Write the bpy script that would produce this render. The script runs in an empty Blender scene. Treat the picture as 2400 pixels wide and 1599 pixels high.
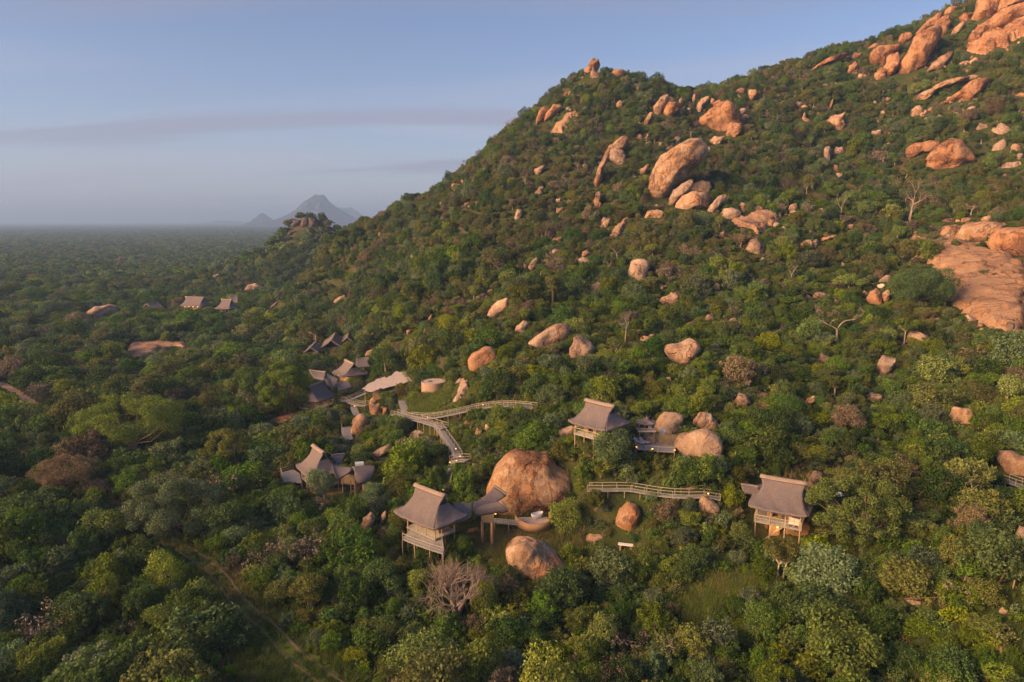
import bpy, math, random
import numpy as np
from mathutils import Vector, noise

random.seed(7)
rng = np.random.default_rng(7)
scene = bpy.context.scene
COL = scene.collection
R = math.radians

# ------------------------------------------------------------------ camera
CAM_Z, PITCH, FOC = 45.0, R(10.0), 1600.0          # FOC: focal length in photograph pixels (2400 wide)
cam_data = bpy.data.cameras.new('camera')
cam_data.sensor_width = 36.0
cam_data.lens = 24.0
cam_data.clip_start = 0.5
cam_data.clip_end = 90000.0
cam = bpy.data.objects.new('camera', cam_data)
cam.location = (0, 0, CAM_Z)
cam.rotation_euler = (R(90) - PITCH, 0, 0)
COL.objects.link(cam)
scene.camera = cam

# ------------------------------------------------------------------ sky
SUN_AZ, SUN_EL = R(245.0), R(20.0)    # compass azimuth of the sun, clockwise from +Y
world = bpy.data.worlds.new('World')
scene.world = world
world.use_nodes = True
wn, wl = world.node_tree.nodes, world.node_tree.links
wn.clear()
sky = wn.new('ShaderNodeTexSky')
sky.sky_type = 'NISHITA'
sky.sun_disc = False
sky.sun_elevation = SUN_EL
sky.sun_rotation = SUN_AZ
sky.altitude = 300.0
sky.air_density = 1.0
sky.dust_density = 1.2
sky.ozone_density = 2.2
hsv = wn.new('ShaderNodeHueSaturation')
hsv.inputs['Saturation'].default_value = 1.0
hsv.inputs['Value'].default_value = 1.0
wl.new(sky.outputs['Color'], hsv.inputs['Color'])
# thin high cloud, laid out over the whole dome
tc = wn.new('ShaderNodeTexCoord')
sep = wn.new('ShaderNodeSeparateXYZ')
wl.new(tc.outputs['Generated'], sep.inputs[0])
def wmath(op, a, b=None, c=None):
    n = wn.new('ShaderNodeMath'); n.operation = op
    for i, v in enumerate((a, b, c)):
        if v is None: continue
        if isinstance(v, (int, float)): n.inputs[i].default_value = v
        else: wl.new(v, n.inputs[i])
    return n.outputs[0]
zc = wmath('ADD', wmath('MAXIMUM', sep.outputs['Z'], 0.0), 0.10)
cx = wmath('DIVIDE', sep.outputs['X'], zc)
cy = wmath('DIVIDE', sep.outputs['Y'], zc)
comb = wn.new('ShaderNodeCombineXYZ')
wl.new(cx, comb.inputs[0]); wl.new(cy, comb.inputs[1])
mp = wn.new('ShaderNodeMapping')
mp.inputs['Rotation'].default_value = (0, 0, R(24))
mp.inputs['Scale'].default_value = (0.30, 0.85, 1.0)
mp.inputs['Location'].default_value = (5.2, 0.1, 0.0)
wl.new(comb.outputs[0], mp.inputs['Vector'])
nz = wn.new('ShaderNodeTexNoise')
nz.inputs['Scale'].default_value = 0.75
nz.inputs['Detail'].default_value = 6.0
nz.inputs['Roughness'].default_value = 0.52
nz.inputs['Distortion'].default_value = 0.9
wl.new(mp.outputs[0], nz.inputs['Vector'])
mr = wn.new('ShaderNodeMapRange')
mr.interpolation_type = 'SMOOTHSTEP'
mr.inputs['From Min'].default_value = 0.44
mr.inputs['From Max'].default_value = 0.74
mr.inputs['To Max'].default_value = 0.50
wl.new(nz.outputs['Fac'], mr.inputs['Value'])
# second, streakier layer of dusky cloud bands
mp2 = wn.new('ShaderNodeMapping')
mp2.inputs['Rotation'].default_value = (0, 0, R(-14)); mp2.inputs['Scale'].default_value = (0.42, 1.9, 1.0); mp2.inputs['Location'].default_value = (7.7, 2.4, 0.0)
wl.new(comb.outputs[0], mp2.inputs['Vector'])
nz2 = wn.new('ShaderNodeTexNoise')
nz2.inputs['Scale'].default_value = 0.55; nz2.inputs['Detail'].default_value = 7.0; nz2.inputs['Roughness'].default_value = 0.5; nz2.inputs['Distortion'].default_value = 0.6
wl.new(mp2.outputs[0], nz2.inputs['Vector'])
mr2 = wn.new('ShaderNodeMapRange'); mr2.interpolation_type = 'SMOOTHSTEP'
mr2.inputs['From Min'].default_value = 0.50; mr2.inputs['From Max'].default_value = 0.66; mr2.inputs['To Max'].default_value = 0.62
wl.new(nz2.outputs['Fac'], mr2.inputs['Value'])
cloud2 = wn.new('ShaderNodeMixRGB')
cloud2.inputs['Color2'].default_value = (2.7, 2.65, 3.5, 1)
cloud = wn.new('ShaderNodeMixRGB')
cloud.inputs['Color2'].default_value = (4.0, 3.85, 4.6, 1)
wl.new(mr.outputs[0], cloud.inputs['Fac'])
tint = wn.new('ShaderNodeMixRGB'); tint.blend_type = 'MULTIPLY'; tint.inputs['Fac'].default_value = 1.0
tint.inputs['Color2'].default_value = (0.76, 0.87, 1.06, 1)
wl.new(hsv.outputs[0], tint.inputs['Color1'])
# lavender veil thickening towards the horizon all round
veil = wn.new('ShaderNodeMixRGB'); veil.inputs['Color2'].default_value = (4.9, 4.5, 5.3, 1)
wl.new(wmath('MULTIPLY', wmath('EXPONENT', wmath('MULTIPLY', wmath('MAXIMUM', sep.outputs['Z'], 0.0), -5.0)), 0.60), veil.inputs['Fac'])
wl.new(tint.outputs[0], veil.inputs['Color1'])
wl.new(veil.outputs[0], cloud.inputs['Color1'])
bg = wn.new('ShaderNodeBackground')
bg.inputs['Strength'].default_value = 0.062
wl.new(mr2.outputs[0], cloud2.inputs['Fac'])
wl.new(cloud.outputs[0], cloud2.inputs['Color1'])
wl.new(cloud2.outputs[0], bg.inputs['Color'])
wo = wn.new('ShaderNodeOutputWorld')
wl.new(bg.outputs[0], wo.inputs['Surface'])

# ------------------------------------------------------------------ sun (low, soft, warm)
sd = bpy.data.lights.new('sun', 'SUN')
sd.energy = 4.9
sd.angle = R(40.0)
sd.color = (1.0, 0.57, 0.26)
sun = bpy.data.objects.new('sun', sd)
to_sun = Vector((math.sin(SUN_AZ) * math.cos(SUN_EL), math.cos(SUN_AZ) * math.cos(SUN_EL), math.sin(SUN_EL)))
sun.rotation_euler = (-to_sun).to_track_quat('-Z', 'Y').to_euler()
COL.objects.link(sun)

# ------------------------------------------------------------------ exposure and render
scene.view_settings.view_transform = 'Standard'
scene.view_settings.look = 'None'
scene.view_settings.exposure = 1.16
scene.view_settings.gamma = 1.0
scene.render.engine = 'CYCLES'
cy_ = scene.cycles
cy_.max_bounces = 5
cy_.diffuse_bounces = 2
cy_.glossy_bounces = 2
cy_.transmission_bounces = 3
cy_.transparent_max_bounces = 6
cy_.volume_bounces = 0
cy_.use_denoising = True
cy_.use_adaptive_sampling = True
cy_.adaptive_threshold = 0.02
cy_.sample_clamp_indirect = 4.0

# ------------------------------------------------------------------ helpers
def tag(o, label=None, cat=None, group=None, kind=None):
    if label: o['label'] = label
    if cat: o['category'] = cat
    if group: o['group'] = group
    if kind: o['kind'] = kind
    return o

def unit(v): return v / (np.linalg.norm(v, axis=-1, keepdims=True) + 1e-9)

def link(name, data, parent=None, loc=None):
    o = bpy.data.objects.new(name, data)
    COL.objects.link(o)
    if parent is not None: o.parent = parent
    if loc is not None: o.location = loc
    return o

def empty(name, loc, rz=0.0):
    o = link(name, None, None, loc)
    o.empty_display_size = 0.5
    o.rotation_euler = (0, 0, rz)
    return o

def fmesh(name, verts, faces, mats=(), smooth=False, midx=None):
    """mesh from an (n,3) vertex array and a list of face-index arrays (each (m,3) or (m,4)) or plain lists"""
    me = bpy.data.meshes.new(name)
    verts = np.asarray(verts, dtype=np.float32).reshape(-1, 3)
    arrs = [np.asarray(f, dtype=np.int32) for f in faces if len(f)]
    loops = np.concatenate([a.reshape(-1) for a in arrs])
    tot = np.concatenate([np.full(len(a), a.shape[1], dtype=np.int32) for a in arrs])
    start = np.concatenate([[0], np.cumsum(tot)[:-1]]).astype(np.int32)
    me.vertices.add(len(verts)); me.vertices.foreach_set('co', verts.reshape(-1))
    me.loops.add(len(loops)); me.loops.foreach_set('vertex_index', loops)
    me.polygons.add(len(tot)); me.polygons.foreach_set('loop_start', start); me.polygons.foreach_set('loop_total', tot)
    me.polygons.foreach_set('use_smooth', np.full(len(tot), bool(smooth)))
    if midx is not None: me.polygons.foreach_set('material_index', np.asarray(midx, dtype=np.int32))
    for m in mats: me.materials.append(m)
    me.update(calc_edges=True)
    me.validate()
    return me

class MB:
    """collects boxes, bars, tubes and sheets into one mesh"""
    def __init__(s): s.v = []; s.q = []; s.t = []; s.n = 0
    def add(s, v, q=(), t=()):
        v = np.asarray(v, float).reshape(-1, 3)
        s.v.append(v)
        if len(q): s.q.append(np.asarray(q, int) + s.n)
        if len(t): s.t.append(np.asarray(t, int) + s.n)
        s.n += len(v)
    def box(s, c, d, rz=0.0):
        c = np.asarray(c, float); hx, hy, hz = d[0] / 2, d[1] / 2, d[2] / 2
        v = np.array([(-hx, -hy, -hz), (hx, -hy, -hz), (hx, hy, -hz), (-hx, hy, -hz), (-hx, -hy, hz), (hx, -hy, hz), (hx, hy, hz), (-hx, hy, hz)])
        if rz:
            cs, sn = math.cos(rz), math.sin(rz)
            v = np.stack([v[:, 0] * cs - v[:, 1] * sn, v[:, 0] * sn + v[:, 1] * cs, v[:, 2]], 1)
        s.add(v + c, [(0, 3, 2, 1), (4, 5, 6, 7), (0, 1, 5, 4), (1, 2, 6, 5), (2, 3, 7, 6), (3, 0, 4, 7)])
        return s
    def bar(s, a, b, w, h=None, n=0):
        """square bar (n=0) or n-sided rod from a to b"""
        a = np.asarray(a, float); b = np.asarray(b, float); h = w if h is None else h
        d = b - a; L = np.linalg.norm(d) + 1e-9; d = d / L
        up = np.array([0, 0, 1.0]) if abs(d[2]) < 0.95 else np.array([1.0, 0, 0])
        x = np.cross(d, up); x /= np.linalg.norm(x); y = np.cross(x, d)
        if n == 0:
            o = [(-w / 2, -h / 2), (w / 2, -h / 2), (w / 2, h / 2), (-w / 2, h / 2)]; n = 4
        else:
            o = [(w / 2 * math.cos(2 * math.pi * i / n), h / 2 * math.sin(2 * math.pi * i / n)) for i in range(n)]
        v = [a + x * p + y * q for p, q in o] + [b + x * p + y * q for p, q in o]
        q = [(i, (i + 1) % n, (i + 1) % n + n, i + n) for i in range(n)]
        s.add(v, q)
        if n == 4: s.q.append(np.array([(3, 2, 1, 0), (4, 5, 6, 7)]) + s.n - 8)
        return s
    def sheet(s, P, thick, down=True):
        """P (m,n,3) grid given thickness downwards"""
        P = np.asarray(P, float); m, n, _ = P.shape
        Q = P.copy(); Q[..., 2] -= thick
        idx = np.arange(m * n).reshape(m, n)
        top = np.stack([idx[:-1, :-1], idx[1:, :-1], idx[1:, 1:], idx[:-1, 1:]], -1).reshape(-1, 4)
        bot = top[:, ::-1] + m * n
        rim = list(idx[0, :]) + list(idx[1:, -1]) + list(idx[-1, -2::-1]) + list(idx[-2:0:-1, 0])
        side = [(rim[i], rim[(i + 1) % len(rim)], rim[(i + 1) % len(rim)] + m * n, rim[i] + m * n) for i in range(len(rim))]
        s.add(np.concatenate([P.reshape(-1, 3), Q.reshape(-1, 3)]), np.concatenate([top, bot, np.array(side)]))
        return s
    def build(s, name, mat, parent=None, smooth=False, loc=None, origin=None):
        V = np.concatenate(s.v)
        if origin is not None: V = V - np.asarray(origin, float)
        me = fmesh(name, V, [np.concatenate(s.q) if s.q else [], np.concatenate(s.t) if s.t else []], [mat] if mat else [], smooth)
        return link(name, me, parent, loc)

# ------------------------------------------------------------------ photograph pixel -> ray
CP, SP = math.cos(PITCH), math.sin(PITCH)
ZF = {'F': (0, 0, 0.98042), 'T': (0, 0, 1.0), 'C': (1200, 100, 3.363), 'D': (1800, 0, 3.408), 'E': (1900, 420, 3.564),
      'G': (1000, 550, 3.363), 'H': (1700, 500, 2.613), 'A': (600, 760, 3.92), 'B': (880, 1020, 4.356), 'J': (1260, 900, 4.708),
      'K': (1650, 1080, 4.708), 'L': (1500, 1150, 2.6156), 'P': (0, 400, 2.354), 'Q': (380, 660, 9.808), 'S': (0, 900, 2.2438), 'U': (700, 1250, 2.9425)}
def tp(fr, x, y):
    ox, oy, s = ZF[fr]
    return ox + x / s, oy + y / s
def rays(x, y):
    """direction with unit length along the optical axis, for photograph pixels"""
    u = (np.asarray(x, float) - 1200.0) / FOC; v = (799.5 - np.asarray(y, float)) / FOC
    return np.stack([u + 0 * v, CP + v * SP + 0 * u, -SP + v * CP + 0 * u], -1)
def project(P):
    P = np.asarray(P, float)
    z = P[..., 2] - CAM_Z
    dep = P[..., 1] * CP - z * SP
    upv = P[..., 1] * SP + z * CP
    d = np.where(dep > 0.1, dep, 0.1)
    return 1200 + FOC * P[..., 0] / d, 799.5 - FOC * upv / d, dep
def at_y(fr, x, y, Y):
    d = rays(*tp(fr, x, y)); return np.array([0, 0, CAM_Z]) + d * (Y / d[1])
def at_z(fr, x, y, z):
    d = rays(*tp(fr, x, y)); return np.array([0, 0, CAM_Z]) + d * ((z - CAM_Z) / d[2])
# ------------------------------------------------------------------ terrain: thin-plate surface through surveyed points
_c = []
ridge = [(760,560,330),(860,516,330),(960,478,330),(1080,402,325),(1160,338,325),(1230,292,330),(1290,226,345),(1350,164,360),(1440,190,365),(1510,222,378),
         (1620,212,390),(1760,180,400),(1850,154,400),(1980,113,390),(2080,74,378),(2180,28,365),(2353,-50,352),(2600,-130,345)]
for x, y, Y in ridge:
    p = at_y('F', x, y, Y); _c.append(p)
    _c.append(np.array([p[0] * 1.30, p[1] + 110, 0.60 * p[2]]))
for x, y, Y in [(1530,850,128),(1530,690,175),(1530,480,240),(1530,330,300),(900,700,215),(1000,600,245),(800,640,300),(900,560,305),(700,640,330),
                (2353,1000,97),(2300,1100,90),(2000,900,124),(2000,700,172),(2250,700,158),(2250,540,200),(2000,500,235),(2150,380,265),(2150,200,310),
                (1800,300,310),(1700,480,240),(1250,450,270),(1400,250,325),(1250,650,200),(1400,780,150),(1750,820,138),(1700,650,182),(1150,760,162),
                (1000,780,180),(2353,820,130),(1900,330,300),(1080,500,275)]:
    _c.append(at_y('F', x, y, Y))
for x, y, z in [(100,1500,0),(600,1500,0),(1100,1500,0),(1600,1500,0.8),(2200,1500,4),(2353,1380,8),(1000,1250,2),(1230,1300,2),(1450,1250,3),(1780,1230,4),
                (2100,1250,8),(740,1120,.5),(1040,1060,6),(1220,1180,4),(1380,1010,12),(1550,1040,12),(700,930,1),(900,930,5),(1000,900,9),(1150,930,11),
                (1240,940,12.5),(1430,1110,8),(1650,1140,8.5),(1100,850,15),(800,800,4.5),(600,660,4),(400,1100,0),(300,850,0),(500,800,0),(1900,1080,10)]:
    _c.append(at_z('F', x, y, z))
for X in range(-420, 1, 105): _c.append(np.array([X, -60., 0.]))
for Y in range(40, 761, 120): _c.append(np.array([-420., Y, 0.])); _c.append(np.array([-260., Y, 0.]))
for X, Y, z in [(150,-60,4),(300,-60,12),(520,-60,25),(520,100,45),(520,250,100),(520,350,140),(520,760,40),(300,760,30),(100,760,15),(-150,760,0),(-150,560,2),(-120,430,6),
                (-60,10,0),(60,10,1),(150,40,9),(250,60,20),(300,150,45),(320,250,92)]:
    _c.append(np.array([X, Y, z], float))
# building grounds
for X, Y, z in [(-11.2,87,2.0),(-13,82,1.4),(13.05,98,12.9),(10.5,95.5,12.2),(16,96,12.3),(24,97,12.0),(9.2,98.2,12.3),(13.2,94.2,11.2),(35.6,85,5.8),(34,80,4.8),(39,81,5.4),(-32,108,1.6),(-27,106,1.5),(-46.7,158,1.0),(-42.9,176.8,2.6)]:
    _c.append(np.array([X, Y, z], float))
for x, y, z in [(1480,915,2.5),(1740,915,2.6),(1150,985,2.0),(1330,940,2.2),(1950,700,4.2)]: _c.append(at_z('B', x, y, z))
_c = np.array(_c)
def _tps(r2): return np.where(r2 > 1e-9, r2 * np.log(r2 + 1e-12), 0.0)
_S = 200.0
_n = len(_c)
_q = _c[:, :2] / _S
_K = _tps(((_q[:, None] - _q[None]) ** 2).sum(-1)) + 0.0001 * np.eye(_n)
_Pm = np.concatenate([np.ones((_n, 1)), _q], 1)
_M = np.zeros((_n + 3, _n + 3)); _M[:_n, :_n] = _K; _M[:_n, _n:] = _Pm; _M[_n:, :_n] = _Pm.T
_w = np.linalg.solve(_M, np.concatenate([_c[:, 2], np.zeros(3)]))
GX0, GY0, GS = -420.0, -60.0, 2.5
_gx = np.arange(GX0, 520.1, GS); _gy = np.arange(GY0, 760.1, GS)
_GX, _GY = np.meshgrid(_gx, _gy, indexing='ij')
_g = np.stack([_GX, _GY], -1).reshape(-1, 2) / _S
_HG = np.concatenate([_tps(((g[:, None] - _q[None]) ** 2).sum(-1)) @ _w[:_n] + _w[_n] + g @ _w[_n + 1:] for g in np.array_split(_g, 20)]).reshape(_GX.shape)
_HG = 0.5 * (_HG + np.sqrt(_HG ** 2 + 4.0)) - 1.0

def vnoise(x, y, seed=0):
    xi = np.floor(x).astype(np.int64); yi = np.floor(y).astype(np.int64); fx = x - xi; fy = y - yi
    fx = fx * fx * (3 - 2 * fx); fy = fy * fy * (3 - 2 * fy)
    def h(a, b):
        n = (a * 374761393 + b * 668265263 + seed * 1442695041) & 0x7fffffff
        n = ((n ^ (n >> 13)) * 1274126177) & 0x7fffffff
        return ((n ^ (n >> 16)) & 0xffff) / 65535.0
    return (h(xi, yi) * (1 - fx) + h(xi + 1, yi) * fx) * (1 - fy) + (h(xi, yi + 1) * (1 - fx) + h(xi + 1, yi + 1) * fx) * fy
def fnoise(x, y, seed=0, oct=4):
    s = 0; a = 1; t = 0
    for i in range(oct):
        s = s + a * vnoise(x * 2 ** i, y * 2 ** i, seed + i); t += a; a *= 0.5
    return s / t

KOP = at_y('F', 705, 512, 520)
_rg = 1 - np.abs(fnoise(_GX / 46.0 + 7, _GY / 80.0 + 3, 17, 3) * 2 - 1)
_HG = _HG + np.clip((_HG - 16) / 25.0, 0, 1) * 6.0 * (_rg - .78) + np.clip((_HG - 3) / 30.0, 0.10, 1.0) * (3.0 * (fnoise(_GX / 38.0, _GY / 38.0, 3, 3) - 0.5) + 1.6 * (fnoise(_GX / 9.0, _GY / 9.0, 9, 2) - 0.5))
_d2 = ((_GX - KOP[0]) / 1.25) ** 2 + (_GY - KOP[1]) ** 2
_HG = _HG + 26.0 * np.exp(-_d2 / (2 * 17.0 ** 2)) + 12.0 * np.exp(-_d2 / (2 * 45.0 ** 2))
def H(x, y):
    """ground height"""
    x = np.asarray(x, float); y = np.asarray(y, float)
    fx = np.clip((x - GX0) / GS, 0, len(_gx) - 1.001); fy = np.clip((y - GY0) / GS, 0, len(_gy) - 1.001)
    i = fx.astype(int); j = fy.astype(int); u = fx - i; v = fy - j
    z = (_HG[i, j] * (1 - u) + _HG[i + 1, j] * u) * (1 - v) + (_HG[i, j + 1] * (1 - u) + _HG[i + 1, j + 1] * u) * v
    ox = np.maximum(0, x - 520) ; oy = np.maximum(0, y - 760); ow = np.maximum(0, GX0 - x); os = np.maximum(0, GY0 - y)
    z = z * np.exp(-(ox / 400) ** 2 - (oy / 250) ** 2 - (ow / 100) ** 2 - (os / 200) ** 2)
    return z

def hit(x, y):
    """photograph pixel -> point on the ground and depth along the optical axis"""
    d = rays(x, y); t = np.arange(35, 1400, 0.5)
    P = d[None] * t[:, None]; P[:, 2] += CAM_Z
    b = P[:, 2] < H(P[:, 0], P[:, 1])
    if not b.any():
        k = len(t) - 1
    else: k = int(np.argmax(b))
    return P[k], t[k]
def ground(fr, x, y): return hit(*tp(fr, x, y))[0]

# coarse depth map of the bare ground, for deciding what can be seen
DMS = 12
_mx, _my = np.meshgrid(np.arange(-300, 2701, DMS), np.arange(-100, 1900, DMS), indexing='xy')
DM = np.full(_mx.shape, 1e9)
_d = rays(_mx, _my)
for t in np.concatenate([np.arange(30, 500, 2.0), np.arange(500, 1500, 10.0)]):
    P = _d * t
    below = (P[..., 2] + CAM_Z < H(P[..., 0], P[..., 1])) & (DM > 1e8)
    DM[below] = t
def seen(P, slack=12.0):
    px, py, dep = project(P)
    i = np.clip(((py + 100) / DMS).astype(int), 0, DM.shape[0] - 1); j = np.clip(((px + 300) / DMS).astype(int), 0, DM.shape[1] - 1)
    inside = (px > -280) & (px < 2680) & (py > -90) & (py < 1800) & (dep > 20)
    return inside & (dep < DM[i, j] + slack)
# ------------------------------------------------------------------ materials
class NT:
    def __init__(s, name):
        s.m = bpy.data.materials.new(name); s.m.use_nodes = True
        s.t = s.m.node_tree; s.t.nodes.clear()
        s.out = s.t.nodes.new('ShaderNodeOutputMaterial')
    def n(s, typ, ins=None, **kw):
        nd = s.t.nodes.new(typ)
        for k, v in kw.items(): setattr(nd, k, v)
        for k, v in (ins or {}).items():
            if hasattr(v, 'is_linked') or hasattr(v, 'links'): s.t.links.new(v, nd.inputs[k])
            else:
                try: nd.inputs[k].default_value = v
                except (TypeError, ValueError): nd.inputs[k].default_value = (*v, 1.0)
        return nd
    def noise(s, vec, scale, detail=4.0, rough=0.55, dist=0.0):
        return s.n('ShaderNodeTexNoise', {'Vector': vec, 'Scale': scale, 'Detail': detail, 'Roughness': rough, 'Distortion': dist}).outputs['Fac']
    def ramp(s, fac, a, b, lo=0.0, hi=1.0):
        return s.n('ShaderNodeMapRange', {'Value': fac, 'From Min': a, 'From Max': b, 'To Min': lo, 'To Max': hi}).outputs[0]
    def mix(s, fac, a, b, mode='MIX'):
        return s.n('ShaderNodeMixRGB', {'Fac': fac, 'Color1': a, 'Color2': b}, blend_type=mode).outputs[0]
    def mul(s, a, b): return s.n('ShaderNodeMath', {0: a, 1: b}, operation='MULTIPLY').outputs[0]
    def addv(s, a, b): return s.n('ShaderNodeMath', {0: a, 1: b}, operation='ADD').outputs[0]
    def bump(s, h, strength, dist): return s.n('ShaderNodeBump', {'Height': h, 'Strength': strength, 'Distance': dist}).outputs[0]
    def surf(s, sh): s.t.links.new(sh, s.out.inputs['Surface']); return s.m
    def principled(s, col, rough=0.85, normal=None, spec=0.25, **kw):
        ins = {'Base Color': col, 'Roughness': rough, 'Specular IOR Level': spec}
        if normal is not None: ins['Normal'] = normal
        ins.update(kw)
        return s.surf(s.n('ShaderNodeBsdfPrincipled', ins).outputs[0])

def leaf_mat(name, col, trans=0.30, var=0.5):
    t = NT(name)
    oi = t.n('ShaderNodeObjectInfo')
    at = t.n('ShaderNodeAttribute', attribute_name='leafv')
    h = t.ramp(oi.outputs['Random'], 0, 1, 0.486, 0.524)
    r2 = t.n('ShaderNodeMath', {0: t.mul(oi.outputs['Random'], 7.31)}, operation='FRACT').outputs[0]
    r3 = t.n('ShaderNodeMath', {0: t.mul(oi.outputs['Random'], 17.7)}, operation='FRACT').outputs[0]
    v = t.mul(t.ramp(r2, 0, 1, 0.70, 1.30), t.ramp(at.outputs['Fac'], 0, 1, 1 - var, 1 + var))
    sat = t.ramp(r3, 0, 1, 0.80, 1.08)
    c = t.n('ShaderNodeHueSaturation', {'Hue': h, 'Saturation': sat, 'Value': v, 'Color': col}).outputs[0]
    d = t.n('ShaderNodeBsdfDiffuse', {'Color': c})
    tr = t.n('ShaderNodeBsdfTranslucent', {'Color': c})
    return t.surf(t.n('ShaderNodeMixShader', {0: trans, 1: d.outputs[0], 2: tr.outputs[0]}).outputs[0])

def bark_mat(name, col, dark=0.55):
    t = NT(name)
    co = t.n('ShaderNodeTexCoord').outputs['Object']
    v = t.n('ShaderNodeMapping', {'Vector': co, 'Scale': (5, 5, 1.2)}).outputs[0]
    n1 = t.noise(v, 2.2, 6, 0.6)
    c = t.mix(t.ramp(n1, 0.35, 0.65), tuple(x * dark for x in col), col)
    return t.principled(c, 0.9, t.bump(n1, 0.5, 0.05), 0.15)

LEAF = [leaf_mat('leaf_deep_green', (0.076, 0.132, 0.030)), leaf_mat('leaf_mid_green', (0.122, 0.190, 0.030)), leaf_mat('leaf_yellow_green', (0.190, 0.240, 0.030)),
        leaf_mat('leaf_olive', (0.150, 0.168, 0.042)), leaf_mat('leaf_grey_green', (0.140, 0.193, 0.088)), leaf_mat('leaf_rusty_brown', (0.193, 0.154, 0.094))]
DRY = [leaf_mat('twig_grey', (0.20, 0.158, 0.125), 0.05), leaf_mat('twig_brown', (0.175, 0.125, 0.085), 0.05)]
COLOUR_WORD = ['dark green', 'mid green', 'yellow green', 'olive green', 'grey green', 'rusty brown']
BARK = bark_mat('bark_brown', (0.17, 0.115, 0.075))
BARK_PALE = bark_mat('bark_pale', (0.46, 0.36, 0.27), 0.62)
BARK_DEAD = bark_mat('bark_dead_grey', (0.34, 0.265, 0.215), 0.7)
BARK_BAOBAB = bark_mat('bark_baobab', (0.44, 0.31, 0.23), 0.6)

def rock_mat(name, base, dark, hot, streak=1.0, pale=(0.56, 0.42, 0.30), crack=0.16):
    t = NT(name)
    tcn = t.n('ShaderNodeTexCoord'); co = tcn.outputs['Object']
    oi = t.n('ShaderNodeObjectInfo')
    off = t.n('ShaderNodeCombineXYZ', {0: t.mul(oi.outputs['Random'], 91.0), 1: t.mul(oi.outputs['Random'], 57.0), 2: 0.0}).outputs[0]
    v = t.n('ShaderNodeVectorMath', {0: co, 1: off}, operation='ADD').outputs[0]
    big = t.noise(v, 0.16, 5, 0.6, 0.4)
    mid = t.noise(v, 0.75, 6, 0.65, 0.3)
    fine = t.noise(v, 4.5, 8, 0.78)
    sv = t.n('ShaderNodeMapping', {'Vector': v, 'Scale': (0.9, 0.9, 0.09)}).outputs[0]
    st = t.noise(sv, 1.1, 5, 0.6, 0.2)
    c = t.mix(t.ramp(big, 0.42, 0.56), base, hot)
    c = t.mix(t.ramp(mid, 0.48, 0.60), c, pale)
    c = t.mix(t.mul(t.ramp(st, 0.52, 0.66), 0.75 * streak), c, dark)
    c = t.mix(t.mul(t.ramp(t.addv(t.mul(mid, 0.5), t.mul(big, 0.6)), 0.555, 0.60), 0.8), c, dark)
    c = t.mix(t.ramp(fine, 0.42, 0.70, 0.0, 0.55), c, tuple(x * 0.45 for x in dark))
    nv = t.n('ShaderNodeTexNoise', {'Vector': v, 'Scale': .5, 'Detail': 4.0}).outputs['Color']
    vd = t.n('ShaderNodeVectorMath', {0: v, 1: t.n('ShaderNodeVectorMath', {0: nv, 'Scale': 3.2}, operation='SCALE').outputs[0]}, operation='ADD').outputs[0]
    vcr = t.n('ShaderNodeTexVoronoi', {'Vector': vd, 'Scale': crack, 'Randomness': 1.0}, feature='DISTANCE_TO_EDGE').outputs['Distance']
    c = t.mix(t.mul(t.ramp(vcr, 0.0, 0.022, .75, 0.0), t.ramp(big, .47, .56)), c, tuple(x * .3 for x in dark))
    val = t.ramp(oi.outputs['Random'], 0, 1, 0.86, 1.12)
    c = t.n('ShaderNodeHueSaturation', {'Value': val, 'Color': c, 'Hue': 0.5, 'Saturation': 1.0}).outputs[0]
    vor = t.n('ShaderNodeTexVoronoi', {'Vector': vd, 'Scale': crack, 'Randomness': 1.0}, feature='DISTANCE_TO_EDGE').outputs['Distance']
    h = t.addv(t.addv(t.mul(mid, 0.45), t.mul(fine, 0.5)), t.mul(st, 0.35))
    h = t.addv(h, t.mul(t.ramp(vor, 0.0, 0.025), t.ramp(big, .47, .56, 0, .7)))
    return t.principled(c, 0.92, t.bump(h, 1.0, 0.45), 0.15)
ROCK = rock_mat('granite_tan', (0.42, 0.27, 0.165), (0.15, 0.095, 0.070), (0.44, 0.235, 0.115))
ROCK_PALE = rock_mat('granite_pale', (0.50, 0.355, 0.245), (0.24, 0.165, 0.12), (0.50, 0.31, 0.18), 0.6, (0.60, 0.46, 0.345))
ROCK_GIANT = rock_mat('granite_giant', (0.45, 0.265, 0.145), (0.17, 0.088, 0.052), (0.43, 0.20, 0.085), 1.0, (0.60, 0.43, 0.28))
ROCK_RED = rock_mat('granite_red', (0.42, 0.232, 0.122), (0.16, 0.085, 0.055), (0.43, 0.19, 0.080), 0.8, (0.46, 0.29, 0.18))
ROCK_GREY = rock_mat('granite_grey', (0.36, 0.265, 0.205), (0.15, 0.11, 0.09), (0.40, 0.27, 0.19), 0.6)
ROCK_DARK = rock_mat('granite_dark', (0.13, 0.095, 0.078), (0.06, 0.05, 0.045), (0.14, 0.09, 0.065), 0.8, (0.17, 0.13, 0.105))
ROCK_SLAB = rock_mat('granite_slab', (0.44, 0.268, 0.155), (0.25, 0.155, 0.105), (0.43, 0.235, 0.122), 0.25, (0.50, 0.34, 0.22), 0.045)

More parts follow.
